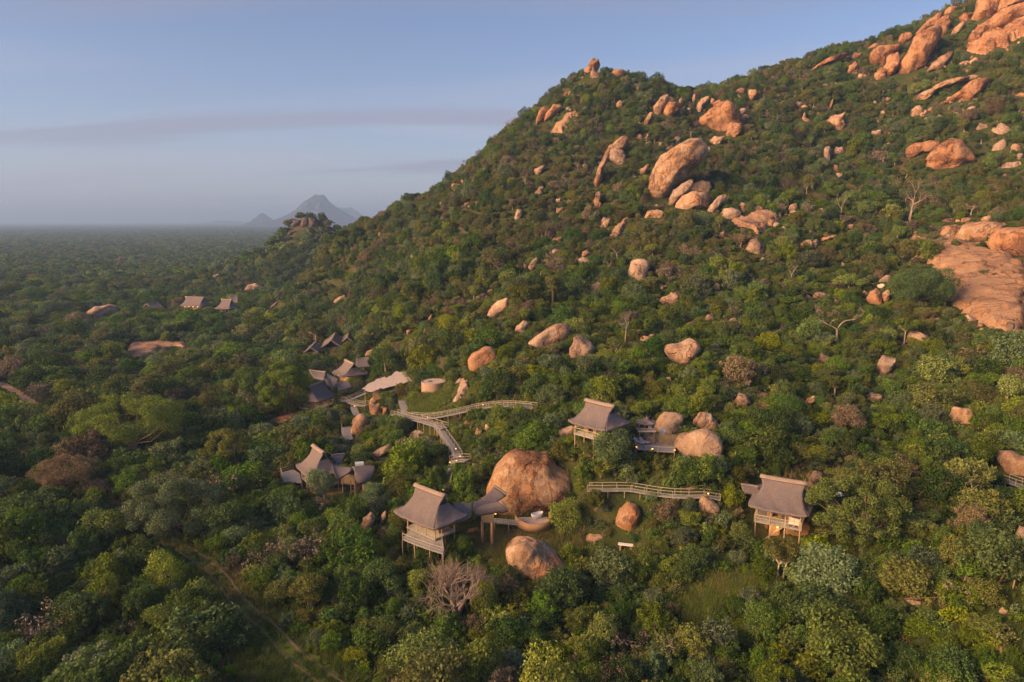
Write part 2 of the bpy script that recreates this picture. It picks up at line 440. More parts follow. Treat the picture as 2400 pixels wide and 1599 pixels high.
def ground_mat():
    t = NT('bush_ground')
    co = t.n('ShaderNodeNewGeometry').outputs['Position']
    a = t.noise(co, 0.022, 5, 0.6); b = t.noise(co, 0.16, 6, 0.65); f = t.noise(co, 2.2, 5, 0.7)
    grass = t.mix(t.ramp(b, 0.35, 0.65), (0.040, 0.062, 0.018), (0.075, 0.082, 0.028))
    c = t.mix(t.ramp(t.addv(t.mul(a, 0.5), t.mul(b, 0.5)), 0.52, 0.62), grass, (0.135, 0.092, 0.052))
    c = t.mix(t.ramp(f, 0.35, 0.75, 0, 0.6), c, (0.045, 0.055, 0.018))
    return t.principled(c, 1.0, t.bump(t.addv(f, t.mul(b, 2.0)), 0.8, 0.35), 0.0)
GROUND = ground_mat()
def soil_mat(name, c1, c2):
    t = NT(name)
    co = t.n('ShaderNodeNewGeometry').outputs['Position']
    b = t.noise(co, 0.35, 5, 0.6); f = t.noise(co, 3.5, 5, 0.7)
    c = t.mix(t.ramp(b, 0.35, 0.65), c1, c2)
    c = t.mix(t.ramp(f, 0.45, 0.8, 0, 0.5), c, tuple(x * 0.5 for x in c1))
    return t.principled(c, 1.0, t.bump(f, 0.7, 0.15), 0.0)
SOIL = soil_mat('red_earth', (0.28, 0.145, 0.080), (0.36, 0.215, 0.125))
RUT = soil_mat('grassy_rut', (0.165, 0.130, 0.062), (0.235, 0.165, 0.095))
BANK = soil_mat('dusty_bank', (0.22, 0.155, 0.105), (0.29, 0.20, 0.14))
SAND = soil_mat('pale_sandy_track', (0.36, 0.235, 0.155), (0.43, 0.31, 0.215))
GRASS_G = soil_mat('grassy_clearing', (0.110, 0.165, 0.030), (0.165, 0.190, 0.048))

def simple(name, col, rough=0.7, noise_amt=0.3, scale=3.0, vec=(1, 1, 1), bump=0.3, spec=0.3):
    t = NT(name)
    co = t.n('ShaderNodeTexCoord').outputs['Object']
    v = t.n('ShaderNodeMapping', {'Vector': co, 'Scale': vec}).outputs[0]
    n1 = t.noise(v, scale, 5, 0.6)
    c = t.mix(t.ramp(n1, 0.3, 0.7), tuple(x * (1 - noise_amt) for x in col), tuple(min(1, x * (1 + noise_amt)) for x in col))
    return t.principled(c, rough, t.bump(n1, bump, 0.04), spec)

# ------------------------------------------------------------------ the ground sheet, out to the horizon
def axis(lo, hi, step, far_lo, far_hi, g=1.16):
    a = list(np.arange(lo, hi + 0.1, step)); s = step
    while a[-1] < far_hi: s *= g; a.append(a[-1] + s)
    s = step
    while a[0] > far_lo: s *= g; a.insert(0, a[0] - s)
    a[0] = far_lo; a[-1] = far_hi
    return np.array(a)
EXT = 42000.0
_ax = axis(-330, 330, 2.6, -EXT, EXT); _ay = axis(36, 470, 2.6, -3000.0, EXT)
_X, _Y = np.meshgrid(_ax, _ay, indexing='ij')
_Zg = H(_X, _Y)
_i = np.arange(_X.size).reshape(_X.shape)
_f = np.stack([_i[:-1, :-1], _i[1:, :-1], _i[1:, 1:], _i[:-1, 1:]], -1).reshape(-1, 4)
tag(link('ground', fmesh('ground', np.stack([_X, _Y, _Zg], -1), [_f], [GROUND], True)), 'grassy bush country rising into a rocky hillside', kind='structure')

# ------------------------------------------------------------------ far mountains (real size, kilometres away)
MOUNT = simple('mountain_rock', (0.050, 0.052, 0.058), 1.0, .4, .02, (1, 1, .6), .0, .0)
def mountain(name, fx, fy, Y, base, plateau, powr, rad, bumps, label, seed):
    p = at_y('F', fx, fy, Y)
    n = 130; e = base
    xs = np.linspace(-e, e, n); X, Yy = np.meshgrid(xs, xs, indexing='ij')
    r = np.sqrt(X ** 2 + Yy ** 2)
    nz1 = .55 - np.abs(fnoise(X / (e * .14) + 50, Yy / (e * .14) + 50, seed, 6) * 2 - 1) * 1.6 + (fnoise(X / (e * .05) + 9, Yy / (e * .05) + 9, seed + 4, 3) - .5) * .5
    Z = p[2] * np.exp(-(np.maximum(r - plateau, 0) / rad) ** powr)
    for bx, bh, br in bumps: Z = np.maximum(Z, bh * np.exp(-(np.sqrt((X - bx) ** 2 + Yy ** 2) / br) ** 2.0))
    Z = Z * (1 + 0.34 * nz1 * np.clip(r / (plateau + 60), 0.12, 1)) - 3.0 * (r / e) ** 2
    Z = np.where(r > e * 0.97, -5, Z)
    i = np.arange(n * n).reshape(n, n)
    f = np.stack([i[:-1, :-1], i[1:, :-1], i[1:, 1:], i[:-1, 1:]], -1).reshape(-1, 4)
    o = link(name, fmesh(name, np.stack([X, Yy, Z], -1), [f], [MOUNT], False), None, (p[0], p[1], 0))
    return tag(o, label, 'mountain', kind='structure')
mountain('mountain', 729, 447, 5200, 800, 14, 1.12, 190, [(84, 182, 58), (-10, 245, 75)], 'steep rocky mountain with a notched twin summit on the horizon', 5)
mountain('mountain', 602, 490, 5600, 330, 5, 1.25, 85, [], 'small pointed hill to the left of the big far mountain', 8)
mountain('mountain', 792, 479, 7800, 900, 30, 1.3, 250, [], 'pale flank of a farther mountain behind the notched summit', 11)
mountain('mountain', 868, 498, 9800, 900, 40, 1.2, 260, [], 'faint low blue hill furthest to the right beside the slope', 14)
mountain('mountain', 520, 507, 9000, 700, 60, 1.2, 220, [], 'very low faint hill on the flat horizon', 17)
# ------------------------------------------------------------------ rocks
PROT = np.zeros((860, 1260))          # photograph areas (at half scale, 30 px margin) that no nearer plant may cover, with their depth
def pip(px, py, poly):
    ins = np.zeros(px.shape, bool); n = len(poly)
    for i in range(n):
        x1, y1 = poly[i]; x2, y2 = poly[(i + 1) % n]
        if y1 == y2: continue
        c = ((y1 > py) != (y2 > py)) & (px < (x2 - x1) * (py - y1) / (y2 - y1) + x1)
        ins ^= c
    return ins
def protect(poly, depth, grow=1.0):
    poly = np.asarray(poly, float); c = poly.mean(0)
    q = (c + (poly - c) * grow) / 2 + 30
    x0, y0 = np.clip(np.floor(q.min(0)).astype(int), 0, None); x1, y1 = np.ceil(q.max(0)).astype(int) + 1
    x1 = min(x1, 1259); y1 = min(y1, 859)
    if x1 <= x0 or y1 <= y0: return
    gx, gy = np.meshgrid(np.arange(x0, x1), np.arange(y0, y1))
    m = pip(gx + .5, gy + .5, q)
    sub = PROT[y0:y1, x0:x1]
    sub[m] = np.maximum(sub[m], depth)

_ico = {}
def ico(level):
    if level not in _ico:
        import bmesh
        bm = bmesh.new(); bmesh.ops.create_icosphere(bm, subdivisions=level, radius=1.0)
        bm.verts.index_update()
        _ico[level] = (np.array([v.co[:] for v in bm.verts]), np.array([[v.index for v in f.verts] for f in bm.faces]))
        bm.free()
    return _ico[level]
def n3(p, s, seed, oct=3):
    q = Vector((seed * 13.7, seed * 7.1, seed * 3.3))
    return np.array([noise.fractal(Vector(v) * s + q, 0.9, 2.0, oct) for v in p])

ROCKS = []
def boulder(fr, poly, label, mat=None, thick=0.8, rough=1.0, name='boulder', cat='boulder', group=None, level=None, sink=0.10, prot=0.86, block=0.82, lean=0.0, depth=None, dz=0.0):
    poly = np.array([tp(fr, *p) for p in poly], float)
    if fr in 'CD':
        cc0 = poly.mean(0); poly = cc0 + (poly - cc0) * 1.12
        prot = max(prot, .95); rough = rough * 1.35
    lo, hi = poly.min(0), poly.max(0); w, h = hi - lo
    base_y = hi[1] - 0.10 * h
    if depth is None:
        _, t0 = hit((lo[0] + hi[0]) / 2, base_y)
    else: t0 = depth
    # area centroid
    x, y = poly[:, 0], poly[:, 1]; xr, yr = np.roll(x, -1), np.roll(y, -1); cr = x * yr - xr * y; A = cr.sum() / 2
    c = np.array([((x + xr) * cr).sum(), ((y + yr) * cr).sum()]) / (6 * A) if abs(A) > 1 else poly.mean(0)
    th = np.linspace(-math.pi, math.pi, 97)[:-1]
    rad = np.zeros(96)
    for k, a in enumerate(th):
        d = np.array([math.cos(a), -math.sin(a)]); best = 0
        for i in range(len(poly)):
            p, q = poly[i] - c, poly[(i + 1) % len(poly)] - c; e = q - p
            den = d[0] * e[1] - d[1] * e[0]
            if abs(den) < 1e-9: continue
            tt = (p[0] * e[1] - p[1] * e[0]) / den; uu = (p[0] * d[1] - p[1] * d[0]) / den
            if tt > 0 and -1e-6 <= uu <= 1 + 1e-6: best = max(best, tt)
        rad[k] = best
    rad = 0.25 * np.roll(rad, 1) + 0.5 * rad + 0.25 * np.roll(rad, -1)
    m = t0 / FOC                                     # metres per pixel at the rock
    T = thick * 0.5 * math.sqrt(max(w, 1) * max(h, 1)) * m
    if level is None: level = 5 if max(w, h) > 110 else (4 if max(w, h) > 34 else 3)
    V, F = ico(level)
    V = V.copy()
    gq = np.random.default_rng(len(ROCKS) * 31 + 5)
    for _ in range(15):                                  # fracture planes
        nq = gq.normal(size=3); nq /= np.linalg.norm(nq); dq = gq.uniform(.62, .92)
        ex = np.maximum(0, V @ nq - dq); V -= nq * (ex * .88)[:, None] * min(1.0, .45 + .5 * rough)
    ang = np.arctan2(V[:, 1], V[:, 0]); s = np.hypot(V[:, 0], V[:, 1])
    rr = np.interp(ang, np.append(th, math.pi), np.append(rad, rad[0])) * m
    sx = np.power(np.clip(s * 1.06, 0, 1.06), block); zz = np.sign(V[:, 2]) * np.power(np.abs(V[:, 2]), block)
    seed = len(ROCKS) + 1
    size = (w + h) * 0.25 * m
    px = rr * sx * np.cos(ang); py = rr * sx * np.sin(ang); pz = T * zz
    below = py < 0
    py = np.where(below, py * (1 + sink), py)
    P = np.stack([px, py, pz], 1)
    N = V
    rr_ = np.hypot(V[:, 0], V[:, 1]); N = V / (np.linalg.norm(V, axis=1, keepdims=True) + 1e-9)
    d = n3(P / max(size, .3), 0.9, seed, 3) * 0.12 + n3(P / max(size, .3), 2.6, seed + 3, 3) * 0.055
    if level >= 5: d = d + n3(P / max(size, .3), 8.0, seed + 5, 2) * 0.02
    P = P + N * (d * rough * size)[:, None] * np.stack([0.75 + 0 * s, 0.75 + 0 * s, 1.2 + 0 * s], 1)
    # camera-facing frame of the outline -> world
    right = np.array([1.0, 0, 0]); dirc = rays(c[0], c[1])
    az = math.atan2(dirc[0], dirc[1])
    fwd = np.array([math.sin(az), math.cos(az), 0]); right = np.array([math.cos(az), -math.sin(az), 0])
    upv = np.array([0, 0, 1.0])
    tc_ = t0 + T * 0.62
    C = np.array([0, 0, CAM_Z]) + dirc * tc_
    k = tc_ / t0
    W = (P[:, :1] * right + P[:, 1:2] * (upv + lean * fwd)) * k + P[:, 2:] * fwd
    C[2] += dz
    ro = link(name, fmesh(name, W, [F], [mat or ROCK], True), None, C)
    tag(ro, label, cat, group)
    ro['_t'] = 0; del ro['_t']
    protect(poly, t0 + T, prot)
    ROCKS.append((ro, poly, t0))
    return ro

def poly_ground(fr, pts): return np.array([ground(fr, *p) for p in pts])
def seg_dist(px, py, poly):
    best = np.full(px.shape, 1e9)
    for i in range(len(poly)):
        x1, y1 = poly[i][:2]; x2, y2 = poly[(i + 1) % len(poly)][:2]
        dx, dy = x2 - x1, y2 - y1; L = dx * dx + dy * dy + 1e-9
        t = np.clip(((px - x1) * dx + (py - y1) * dy) / L, 0, 1)
        best = np.minimum(best, np.hypot(px - x1 - t * dx, py - y1 - t * dy))
    return best
def sheet_on_ground(name, fr, pts, mat, rise=0.02, edge=1.0, bump=0.0, drop=0.06, n=90, label=None, cat=None, kind=None, prot=None, seed=0, group=None):
    G = poly_ground(fr, pts)
    lo, hi = G[:, :2].min(0), G[:, :2].max(0)
    step = max((hi - lo).max() / n, 0.12)
    xs = np.arange(lo[0] - step, hi[0] + 2 * step, step); ys = np.arange(lo[1] - step, hi[1] + 2 * step, step)
    X, Y = np.meshgrid(xs, ys, indexing='ij')
    ins = pip(X, Y, G[:, :2]); sdv = seg_dist(X, Y, G) * np.where(ins, 1, -1)
    wob = (fnoise(X / 1.3, Y / 1.3, 40 + seed, 4) - 0.5) * (edge * 1.2 + (1.1 if edge > .35 else 0))
    s = np.clip((sdv + wob) / max(edge, .01), -1, 1); s = np.clip(s, 0, 1); s = s * s * (3 - 2 * s)
    Z = H(X, Y) - drop + (drop + rise) * s
    if bump:
        Z = Z + s * bump * (fnoise(X / 6.0, Y / 6.0, 70 + seed, 4) * 1.6 - 0.35) + s * bump * 0.35 * (fnoise(X / 1.6, Y / 1.6, 80 + seed, 3) - .5)
    keep = (sdv > -max(edge, step))
    i = np.arange(X.size).reshape(X.shape)
    f = np.stack([i[:-1, :-1], i[1:, :-1], i[1:, 1:], i[:-1, 1:]], -1).reshape(-1, 4)
    kf = keep.reshape(-1)[f].all(1); f = f[kf]
    u, inv = np.unique(f.reshape(-1), return_inverse=True)
    V = np.stack([X, Y, Z], -1).reshape(-1, 3)[u]
    o0 = V.mean(0)
    o = link(name, fmesh(name, V - o0, [inv.reshape(-1, 4)], [mat], True), None, o0)
    tag(o, label, cat, group, kind)
    if prot is not None:
        q = np.array([tp(fr, *p) for p in pts])
        protect(q, prot if prot > 1 else hit(*q.mean(0))[1] + 6, 0.95)
    return o
def slab(fr, pts, label, mat=None, rise=0.9, edge=2.2, bump=1.6, **kw):
    return sheet_on_ground('rock_slab', fr, pts, mat or ROCK_SLAB, rise, edge, bump * .5, 0.6, label=label, cat='rock slab', prot=1, seed=len(ROCKS) + len(pts), **kw)

def track(name, fr, pts, width, off, mat, label, lift=.05):
    G = poly_ground(fr, pts)[:, :2]; D = [G[0]]
    for i in range(len(G) - 1):
        for k in range(1, 13): D.append(G[i] + (G[i + 1] - G[i]) * k / 12)
    D = np.array(D)
    for _ in range(14): D[1:-1] = .25 * D[:-2] + .5 * D[1:-1] + .25 * D[2:]
    d = np.gradient(D, axis=0); d /= np.linalg.norm(d, axis=1, keepdims=True); n = np.stack([-d[:, 1], d[:, 0]], 1)
    t = np.arange(len(D)); D = D + n * (off + .15 * np.sin(t * .21))[:, None]
    w = width * (.55 + .9 * fnoise(t / 5.0, t * 0 + 3.1, 12 + int(off * 10), 3))
    rows = []
    for q in (-1, -.5, 0, .5, 1):
        E = D + n * (w * q / 2)[:, None]; rows.append(np.column_stack([E, H(E[:, 0], E[:, 1]) + lift - .12 * (abs(q) == 1)]))
    V = np.stack(rows, 1); i = np.arange(V.shape[0] * 5).reshape(-1, 5)
    f = np.stack([i[:-1, :-1], i[:-1, 1:], i[1:, 1:], i[1:, :-1]], -1).reshape(-1, 4)
    o0 = V.reshape(-1, 3).mean(0)
    return tag(link(name, fmesh(name, V.reshape(-1, 3) - o0, [f[:, ::-1]], [mat], True), None, o0), label, kind='structure')
# ------------------------------------------------------------------ rocks of the hill, read off the photograph (outlines in pixels of enlarged views)
b = boulder
# summit and skyline
b('C', [(520,315),(560,275),(610,215),(640,180),(680,190),(690,225),(665,280),(600,325)], 'red rock spire leaning on the summit of the nearer hilltop', ROCK_RED, .9, depth=352.0, sink=.6, dz=3.2)
b('C', [(780,240),(825,210),(880,225),(875,275),(830,270)], 'red block on the hilltop just right of the summit spire', ROCK_RED)
b('C', [(178,655),(195,590),(215,540),(255,510),(280,530),(255,590),(205,645)], 'red pillar on the left skyline below the summit', ROCK_RED)
b('C', [(245,625),(275,560),(330,480),(395,500),(390,520),(330,570),(290,610)], 'tilted red rock just right of the skyline pillar', ROCK_RED)
slab('C', [(290,715),(340,650),(430,560),(510,540),(510,565),(460,620),(400,725)], 'tilted bare slab below the red skyline rocks')
b('C', [(820,485),(850,460),(875,480),(865,515),(830,520)], 'small pale rock among dark trees under the summit')
# crags of the middle hill
b('C', [(1120,570),(1125,500),(1175,440),(1225,412),(1240,440),(1215,500),(1180,530),(1170,580)], 'tall pale crag at the left end of the upper rock band')
b('C', [(1235,465),(1245,428),(1272,440),(1270,465)], 'small knob beside the tall pale crag')
b('C', [(1305,510),(1320,450),(1340,430),(1345,470),(1325,515)], 'narrow upright rock in the middle of the upper band')
b('C', [(1310,585),(1325,530),(1360,505),(1350,545),(1320,590)], 'thin leaning rock below the narrow upright one')
b('C', [(1240,590),(1250,545),(1290,540),(1285,575)], 'squat rock between the tall crag and the thin leaning rock')
b('C', [(1045,660),(1050,610),(1085,560),(1110,555),(1095,610),(1080,665)], 'slender pale rock at the lower left of the upper band')
b('C', [(1425,470),(1420,440),(1435,405),(1450,420),(1450,475)], 'little dark pinnacle above the upper band')
b('C', [(1460,560),(1455,490),(1490,450),(1545,435),(1545,470),(1510,500),(1490,560)], 'orange upright rock left of the broad crag')
b('C', [(1500,620),(1560,570),(1610,500),(1690,462),(1760,490),(1772,560),(1800,640),(1800,690),(1770,735),(1700,730),(1620,745),(1580,690)], 'broad orange crag with a broken face high on the hill', ROCK_RED, .9, 1.5)
slab('C', [(1380,690),(1430,640),(1520,590),(1600,530),(1600,640),(1500,650),(1440,665)], 'sloping shelf running down left of the broad orange crag', rise=1.4)
b('C', [(1565,770),(1600,745),(1670,745),(1640,800),(1600,810)], 'pink rock at the foot of the broad orange crag')
b('C', [(1755,385),(1800,363),(1845,368),(1850,400),(1800,410)], 'flat pale rock left of a pair below the ridge')
b('C', [(1865,430),(1870,380),(1925,380),(1930,420),(1895,470)], 'drooping pale rock right of a pair below the ridge')
b('C', [(700,960),(740,870),(800,790),(870,748),(905,765),(890,830),(800,870),(750,950)], 'upper half of the long leaning rock fin', ROCK, .8)
b('C', [(648,1150),(650,1080),(690,970),(740,900),(775,905),(720,990),(715,1060),(665,1150)], 'lower half of the long leaning rock fin', ROCK, .8)
b('C', [(775,920),(790,850),(850,832),(890,845),(885,965),(820,975)], 'brown flap of rock hung on the leaning fin', ROCK_GREY, .6)
b('C', [(1000,1045),(1010,1000),(1060,960),(1075,970),(1055,1030),(1020,1050)], 'small tilted rock between leaning fin and great bluff')
b('C', [(1095,1240),(1105,1140),(1130,1040),(1160,960),(1190,915),(1260,860),(1340,820),(1470,785),(1480,815),(1515,820),(1528,870),(1510,930),(1470,970),(1400,1010),(1370,1060),(1300,1110),(1250,1160),(1230,1220),(1180,1255),(1130,1260)], 'great smooth orange bluff in the middle of the hillside', ROCK, .85, .6, block=.75)
b('C', [(1235,1305),(1245,1220),(1280,1160),(1340,1110),(1405,1098),(1405,1140),(1350,1210),(1290,1260)], 'dark leaning rock under the great bluff', ROCK_GREY, .8)
b('C', [(1310,1325),(1310,1270),(1350,1215),(1410,1180),(1530,1175),(1550,1220),(1530,1290),(1480,1315),(1400,1310),(1340,1335)], 'striped block under the great bluff carrying a smaller block', ROCK, .9, .7)
b('C', [(1405,1182),(1430,1110),(1490,1085),(1565,1090),(1570,1140),(1540,1186),(1450,1188)], 'smaller block stacked on the striped block', ROCK, .9, .7)
b('C', [(1535,1340),(1560,1290),(1620,1210),(1680,1195),(1680,1240),(1620,1300),(1570,1360)], 'grey leaning rock right of the stacked blocks', ROCK_GREY)
b('C', [(1655,1370),(1665,1310),(1740,1300),(1800,1340),(1790,1390),(1710,1400)], 'rounded grey rock at the left end of the long bare slab', ROCK_GREY)
b('C', [(1790,1290),(1810,1262),(1845,1280),(1840,1320),(1810,1330)], 'small yellow rock above the long bare slab')
slab('C', [(1700,1410),(1800,1380),(1960,1330),(2110,1325),(2170,1340),(2080,1440),(1990,1480),(1940,1530),(1870,1470),(1790,1460)], 'long bare pink slab right of the stacked blocks', ROCK_SLAB)
b('C', [(2180,1320),(2190,1285),(2235,1270),(2245,1300),(2210,1345)], 'small rock at the right end of the long bare slab')
b('C', [(645,1255),(660,1200),(690,1175),(705,1200),(690,1250),(710,1270),(680,1315),(655,1300)], 'two-humped rock below the leaning fin')
b('C', [(1040,1390),(1080,1330),(1150,1315),(1190,1340),(1170,1390),(1100,1395)], 'rounded tan rock left below the great bluff')
slab('C', [(760,1545),(800,1480),(860,1420),(920,1380),(920,1410),(870,1480),(850,1530),(790,1547)], 'narrow pale slab running downhill left of the great bluff', edge=1.2)
b('C', [(715,1440),(720,1410),(770,1385),(775,1430),(740,1465)], 'broken pale rock beside the narrow downhill slab')
b('C', [(180,1055),(185,1000),(240,970),(280,960),(260,990),(210,1040)], 'tilted pale rock on the left shoulder of the hill')
b('C', [(345,1345),(355,1305),(400,1300),(400,1325),(365,1345)], 'small pale rock lowest of three on the left slope')
b('C', [(338,1270),(350,1235),(382,1230),(380,1258)], 'small pale rock left of three on the left slope')
b('C', [(428,1272),(445,1235),(467,1245),(455,1268)], 'small pale rock right of three on the left slope')
b('C', [(980,750),(1005,725),(1035,735),(1020,765)], 'left one of two small rocks above the leaning fin')
b('C', [(1040,770),(1065,720),(1085,715),(1080,745)], 'right one of two small rocks above the leaning fin')
b('C', [(1620,1545),(1640,1500),(1670,1490),(1685,1520),(1660,1545)], 'small orange rock below the stacked blocks')
b('C', [(15,1400),(40,1320),(75,1320),(80,1370),(60,1400)], 'broken rock jumble on the left flank', ROCK_GREY, 1, 2.0)
b('C', [(180,1180),(220,1140),(250,1135),(245,1190),(210,1215)], 'brown rock above the broken jumble on the left flank', ROCK_GREY)
# right-hand cliffs
b('D', [(1640,150),(1655,60),(1690,0),(1800,-40),(1850,0),(1815,90),(1770,150),(1690,190)], 'left block of the cliff at the top right corner', ROCK_RED, 1.0, .8)
b('D', [(1815,110),(1840,30),(1900,-40),(2060,-70),(2200,-40),(2200,60),(2045,70),(1960,55),(1900,70),(1850,120)], 'overhanging block of the cliff at the top right corner', ROCK_RED, 1.1, .8)
b('D', [(1680,240),(1700,185),(1790,130),(1900,60),(2100,50),(2200,60),(2200,170),(1950,190),(1880,240),(1780,260)], 'red recessed face under the overhanging cliff block', ROCK_RED, .8, .8)
slab('D', [(1570,430),(1600,330),(1660,230),(1780,230),(1880,225),(1960,170),(2110,130),(2130,300),(2000,330),(1940,350),(1920,420),(1830,400),(1720,450)], 'wide speckled apron below the top right cliff', ROCK_RED, 2.0, 3.0, 3.5)
b('D', [(1030,635),(1040,570),(1090,470),(1140,370),(1200,270),(1290,235),(1330,260),(1320,340),(1290,430),(1260,545),(1200,560),(1120,640)], 'tall tapering cliff face leaning on the right ridge', ROCK_RED, .9, .8)
b('D', [(1265,595),(1300,530),(1370,460),(1445,430),(1450,460),(1400,540),(1355,575),(1310,570)], 'pointed slab-like rock right of the tall cliff face', ROCK, .7)
b('D', [(820,500),(830,420),(880,370),(960,360),(1030,370),(1020,430),(950,480),(940,545),(890,530),(860,540)], 'weathered cliff left of the tall cliff face', ROCK_RED, .9, 1.3)
b('D', [(640,580),(650,520),(690,500),(720,530),(710,600),(690,620),(670,590)], 'broken crag left of the weathered cliff', ROCK_RED, .9, 1.5)
b('D', [(670,455),(690,425),(740,425),(735,460),(690,472)], 'small crag above the broken crag on the ridge', ROCK_RED)
b('D', [(320,570),(350,540),(400,510),(470,480),(530,460),(620,430),(630,450),(540,500),(420,525),(350,580)], 'long low outcrop on the ridge skyline', ROCK_RED, .6)
b('D', [(1410,110),(1450,58),(1500,62),(1500,100),(1450,118)], 'rock on the ridge crest left of the cliff block', ROCK_RED)
b('D', [(1535,140),(1570,110),(1615,115),(1610,160),(1590,195),(1560,180)], 'squarish rock just left of the cliff block', ROCK_RED)
b('D', [(1465,280),(1490,220),(1530,190),(1560,195),(1540,240),(1490,285)], 'slanting rock between tall cliff face and cliff block', ROCK)
b('D', [(790,385),(850,350),(880,360),(860,388)], 'low rock on the ridge above the weathered cliff', ROCK_RED)
b('D', [(1200,268),(1260,190),(1340,120),(1400,100),(1390,165),(1350,230),(1280,245)], 'rubbly crag above the tall cliff face', ROCK_RED, .8, 1.6)
b('D', [(1205,790),(1230,740),(1320,710),(1390,660),(1500,650),(1560,660),(1450,685),(1340,725),(1300,785)], 'long arched ledge of the outcrop on the right slope', ROCK, .6)
b('D', [(1530,655),(1550,620),(1640,598),(1685,605),(1680,650),(1600,655)], 'flat cap rock of the outcrop on the right slope', ROCK)
b('D', [(1395,855),(1420,800),(1500,760),(1560,690),(1640,655),(1725,652),(1690,720),(1640,790),(1580,825),(1490,800)], 'slanting brown face of the outcrop on the right slope', ROCK_RED, .7, .9)
b('D', [(1140,920),(1150,870),(1200,840),(1230,880),(1215,930),(1160,940)], 'rounded rock at the lower end of the right outcrop', ROCK)
b('D', [(1265,892),(1290,860),(1312,865),(1302,895)], 'small rock beside the rounded end of the right outcrop', ROCK)
b('D', [(1120,1255),(1135,1185),(1190,1145),(1270,1130),(1345,1135),(1350,1170),(1300,1215),(1230,1215),(1170,1265)], 'smaller of the twin orange boulders on the right slope', ROCK_RED, .9, .7)
b('D', [(1275,1275),(1310,1220),(1380,1170),(1450,1130),(1535,1122),(1560,1170),(1595,1220),(1605,1265),(1628,1295),(1560,1300),(1500,1345),(1440,1355),(1380,1370),(1300,1330)], 'larger of the twin orange boulders on the right slope', ROCK_RED, .9, .8)
b('D', [(480,960),(500,930),(560,920),(610,900),(590,960),(620,1010),(590,1050),(560,1060),(520,1000)], 'pale scree rock in the gully between the two hilltops', ROCK, .8, 1.4)
b('D', [(490,860),(500,800),(525,785),(515,840),(510,880)], 'thin rock above the scree in the gully', ROCK)
b('D', [(815,1070),(840,1042),(890,1042),(895,1070),(870,1090)], 'lone grey rock in the middle of the right slope', ROCK_GREY)
b('D', [(1660,1030),(1690,985),(1740,1000),(1745,1030),(1690,1045)], 'small rock above the twin orange boulders', ROCK_GREY)
slab('D', [(1770,1045),(1830,1015),(1890,1000),(1950,1040),(1920,1070),(1860,1090)], 'pale flat slab at upper right of the twin boulders', ROCK_GREY, .8, 1.2)
b('D', [(1790,1215),(1820,1140),(1870,1120),(1890,1150),(1880,1220)], 'dark brown rock right of the twin orange boulders', ROCK_GREY)
slab('D', [(1840,1350),(1900,1320),(2010,1305),(2025,1320),(1970,1345),(1900,1360)], 'low pale slab right below the twin boulders', ROCK_GREY, .8, 1.2)
b('D', [(440,1220),(450,1180),(490,1180),(495,1300),(465,1300)], 'narrow brown pillar in the shady gully', ROCK_GREY)
b('D', [(525,1230),(540,1170),(600,1180),(620,1210),(590,1240)], 'dull pink rock next to the narrow brown pillar', ROCK_GREY)
b('D', [(518,1352),(530,1320),(555,1325),(557,1370),(530,1377)], 'small tan rock below the narrow brown pillar', ROCK)
b('D', [(275,960),(280,900),(297,888),(302,940),(350,970),(310,985)], 'forked pale rock at the left side of the gully', ROCK)
b('D', [(1980,765),(2020,745),(2070,760),(2040,788)], 'rock at the right picture edge below the apron', ROCK_RED)
for q, l in (([(940,1152),(970,1133),(992,1145),(965,1158)], 'small pale stone right of the lone grey rock'), ([(935,802),(950,775),(977,790),(955,812)], 'small pale stone left of the long arched ledge'),
             ([(60,775),(75,755),(95,770),(80,785)], 'small pale stone high on the left of the gully'), ([(390,915),(400,890),(418,905),(405,922)], 'small pale stone right of the forked pale rock'),
             ([(1520,515),(1560,490),(1600,495),(1580,518)], 'small pale stone between pointed rock and speckled apron'), ([(205,775),(215,758),(230,768),(220,780)], 'tiny pale stone above the forked pale rock')):
    b('D', q, l, ROCK)
for fr, q, l in (('C', [(1200,520),(1230,480),(1290,470),(1300,530),(1260,600),(1200,590)], 'jagged crag filling the gap in the upper rock band'), ('C', [(1590,505),(1600,470),(1640,455),(1655,500),(1615,535)], 'jagged knob on the left shoulder of the broad crag'),
                 ('C', [(1560,492),(1575,442),(1602,452),(1602,492)], 'pale tooth of rock above the broad orange crag'), ('C', [(395,424),(430,388),(452,410),(432,428)], 'small crag on the left skyline under the summit'),
                 ('C', [(1690,720),(1720,640),(1790,640),(1800,700),(1760,760)], 'broken foot of the broad orange crag'), ('D', [(930,550),(960,470),(1030,420),(1055,480),(1010,600),(960,645)], 'brown shaded cliff right of the weathered cliff'),
                 ('D', [(860,610),(900,545),(950,560),(942,645),(880,655)], 'rubbly buttress below the weathered cliff'), ('D', [(1040,335),(1060,280),(1120,268),(1152,300),(1100,352)], 'crest crag left above the tall cliff face'),
                 ('D', [(1335,265),(1350,180),(1430,130),(1455,200),(1400,305)], 'shattered cliff right of the rubbly crag'), ('D', [(555,475),(600,438),(645,440),(620,474)], 'skyline crag right of the long low outcrop'),
                 ('D', [(1600,330),(1640,240),(1720,220),(1740,300),(1680,370)], 'stepped block at the left edge of the speckled apron')):
    b(fr, q, l, ROCK_RED, 1.0, 1.5)
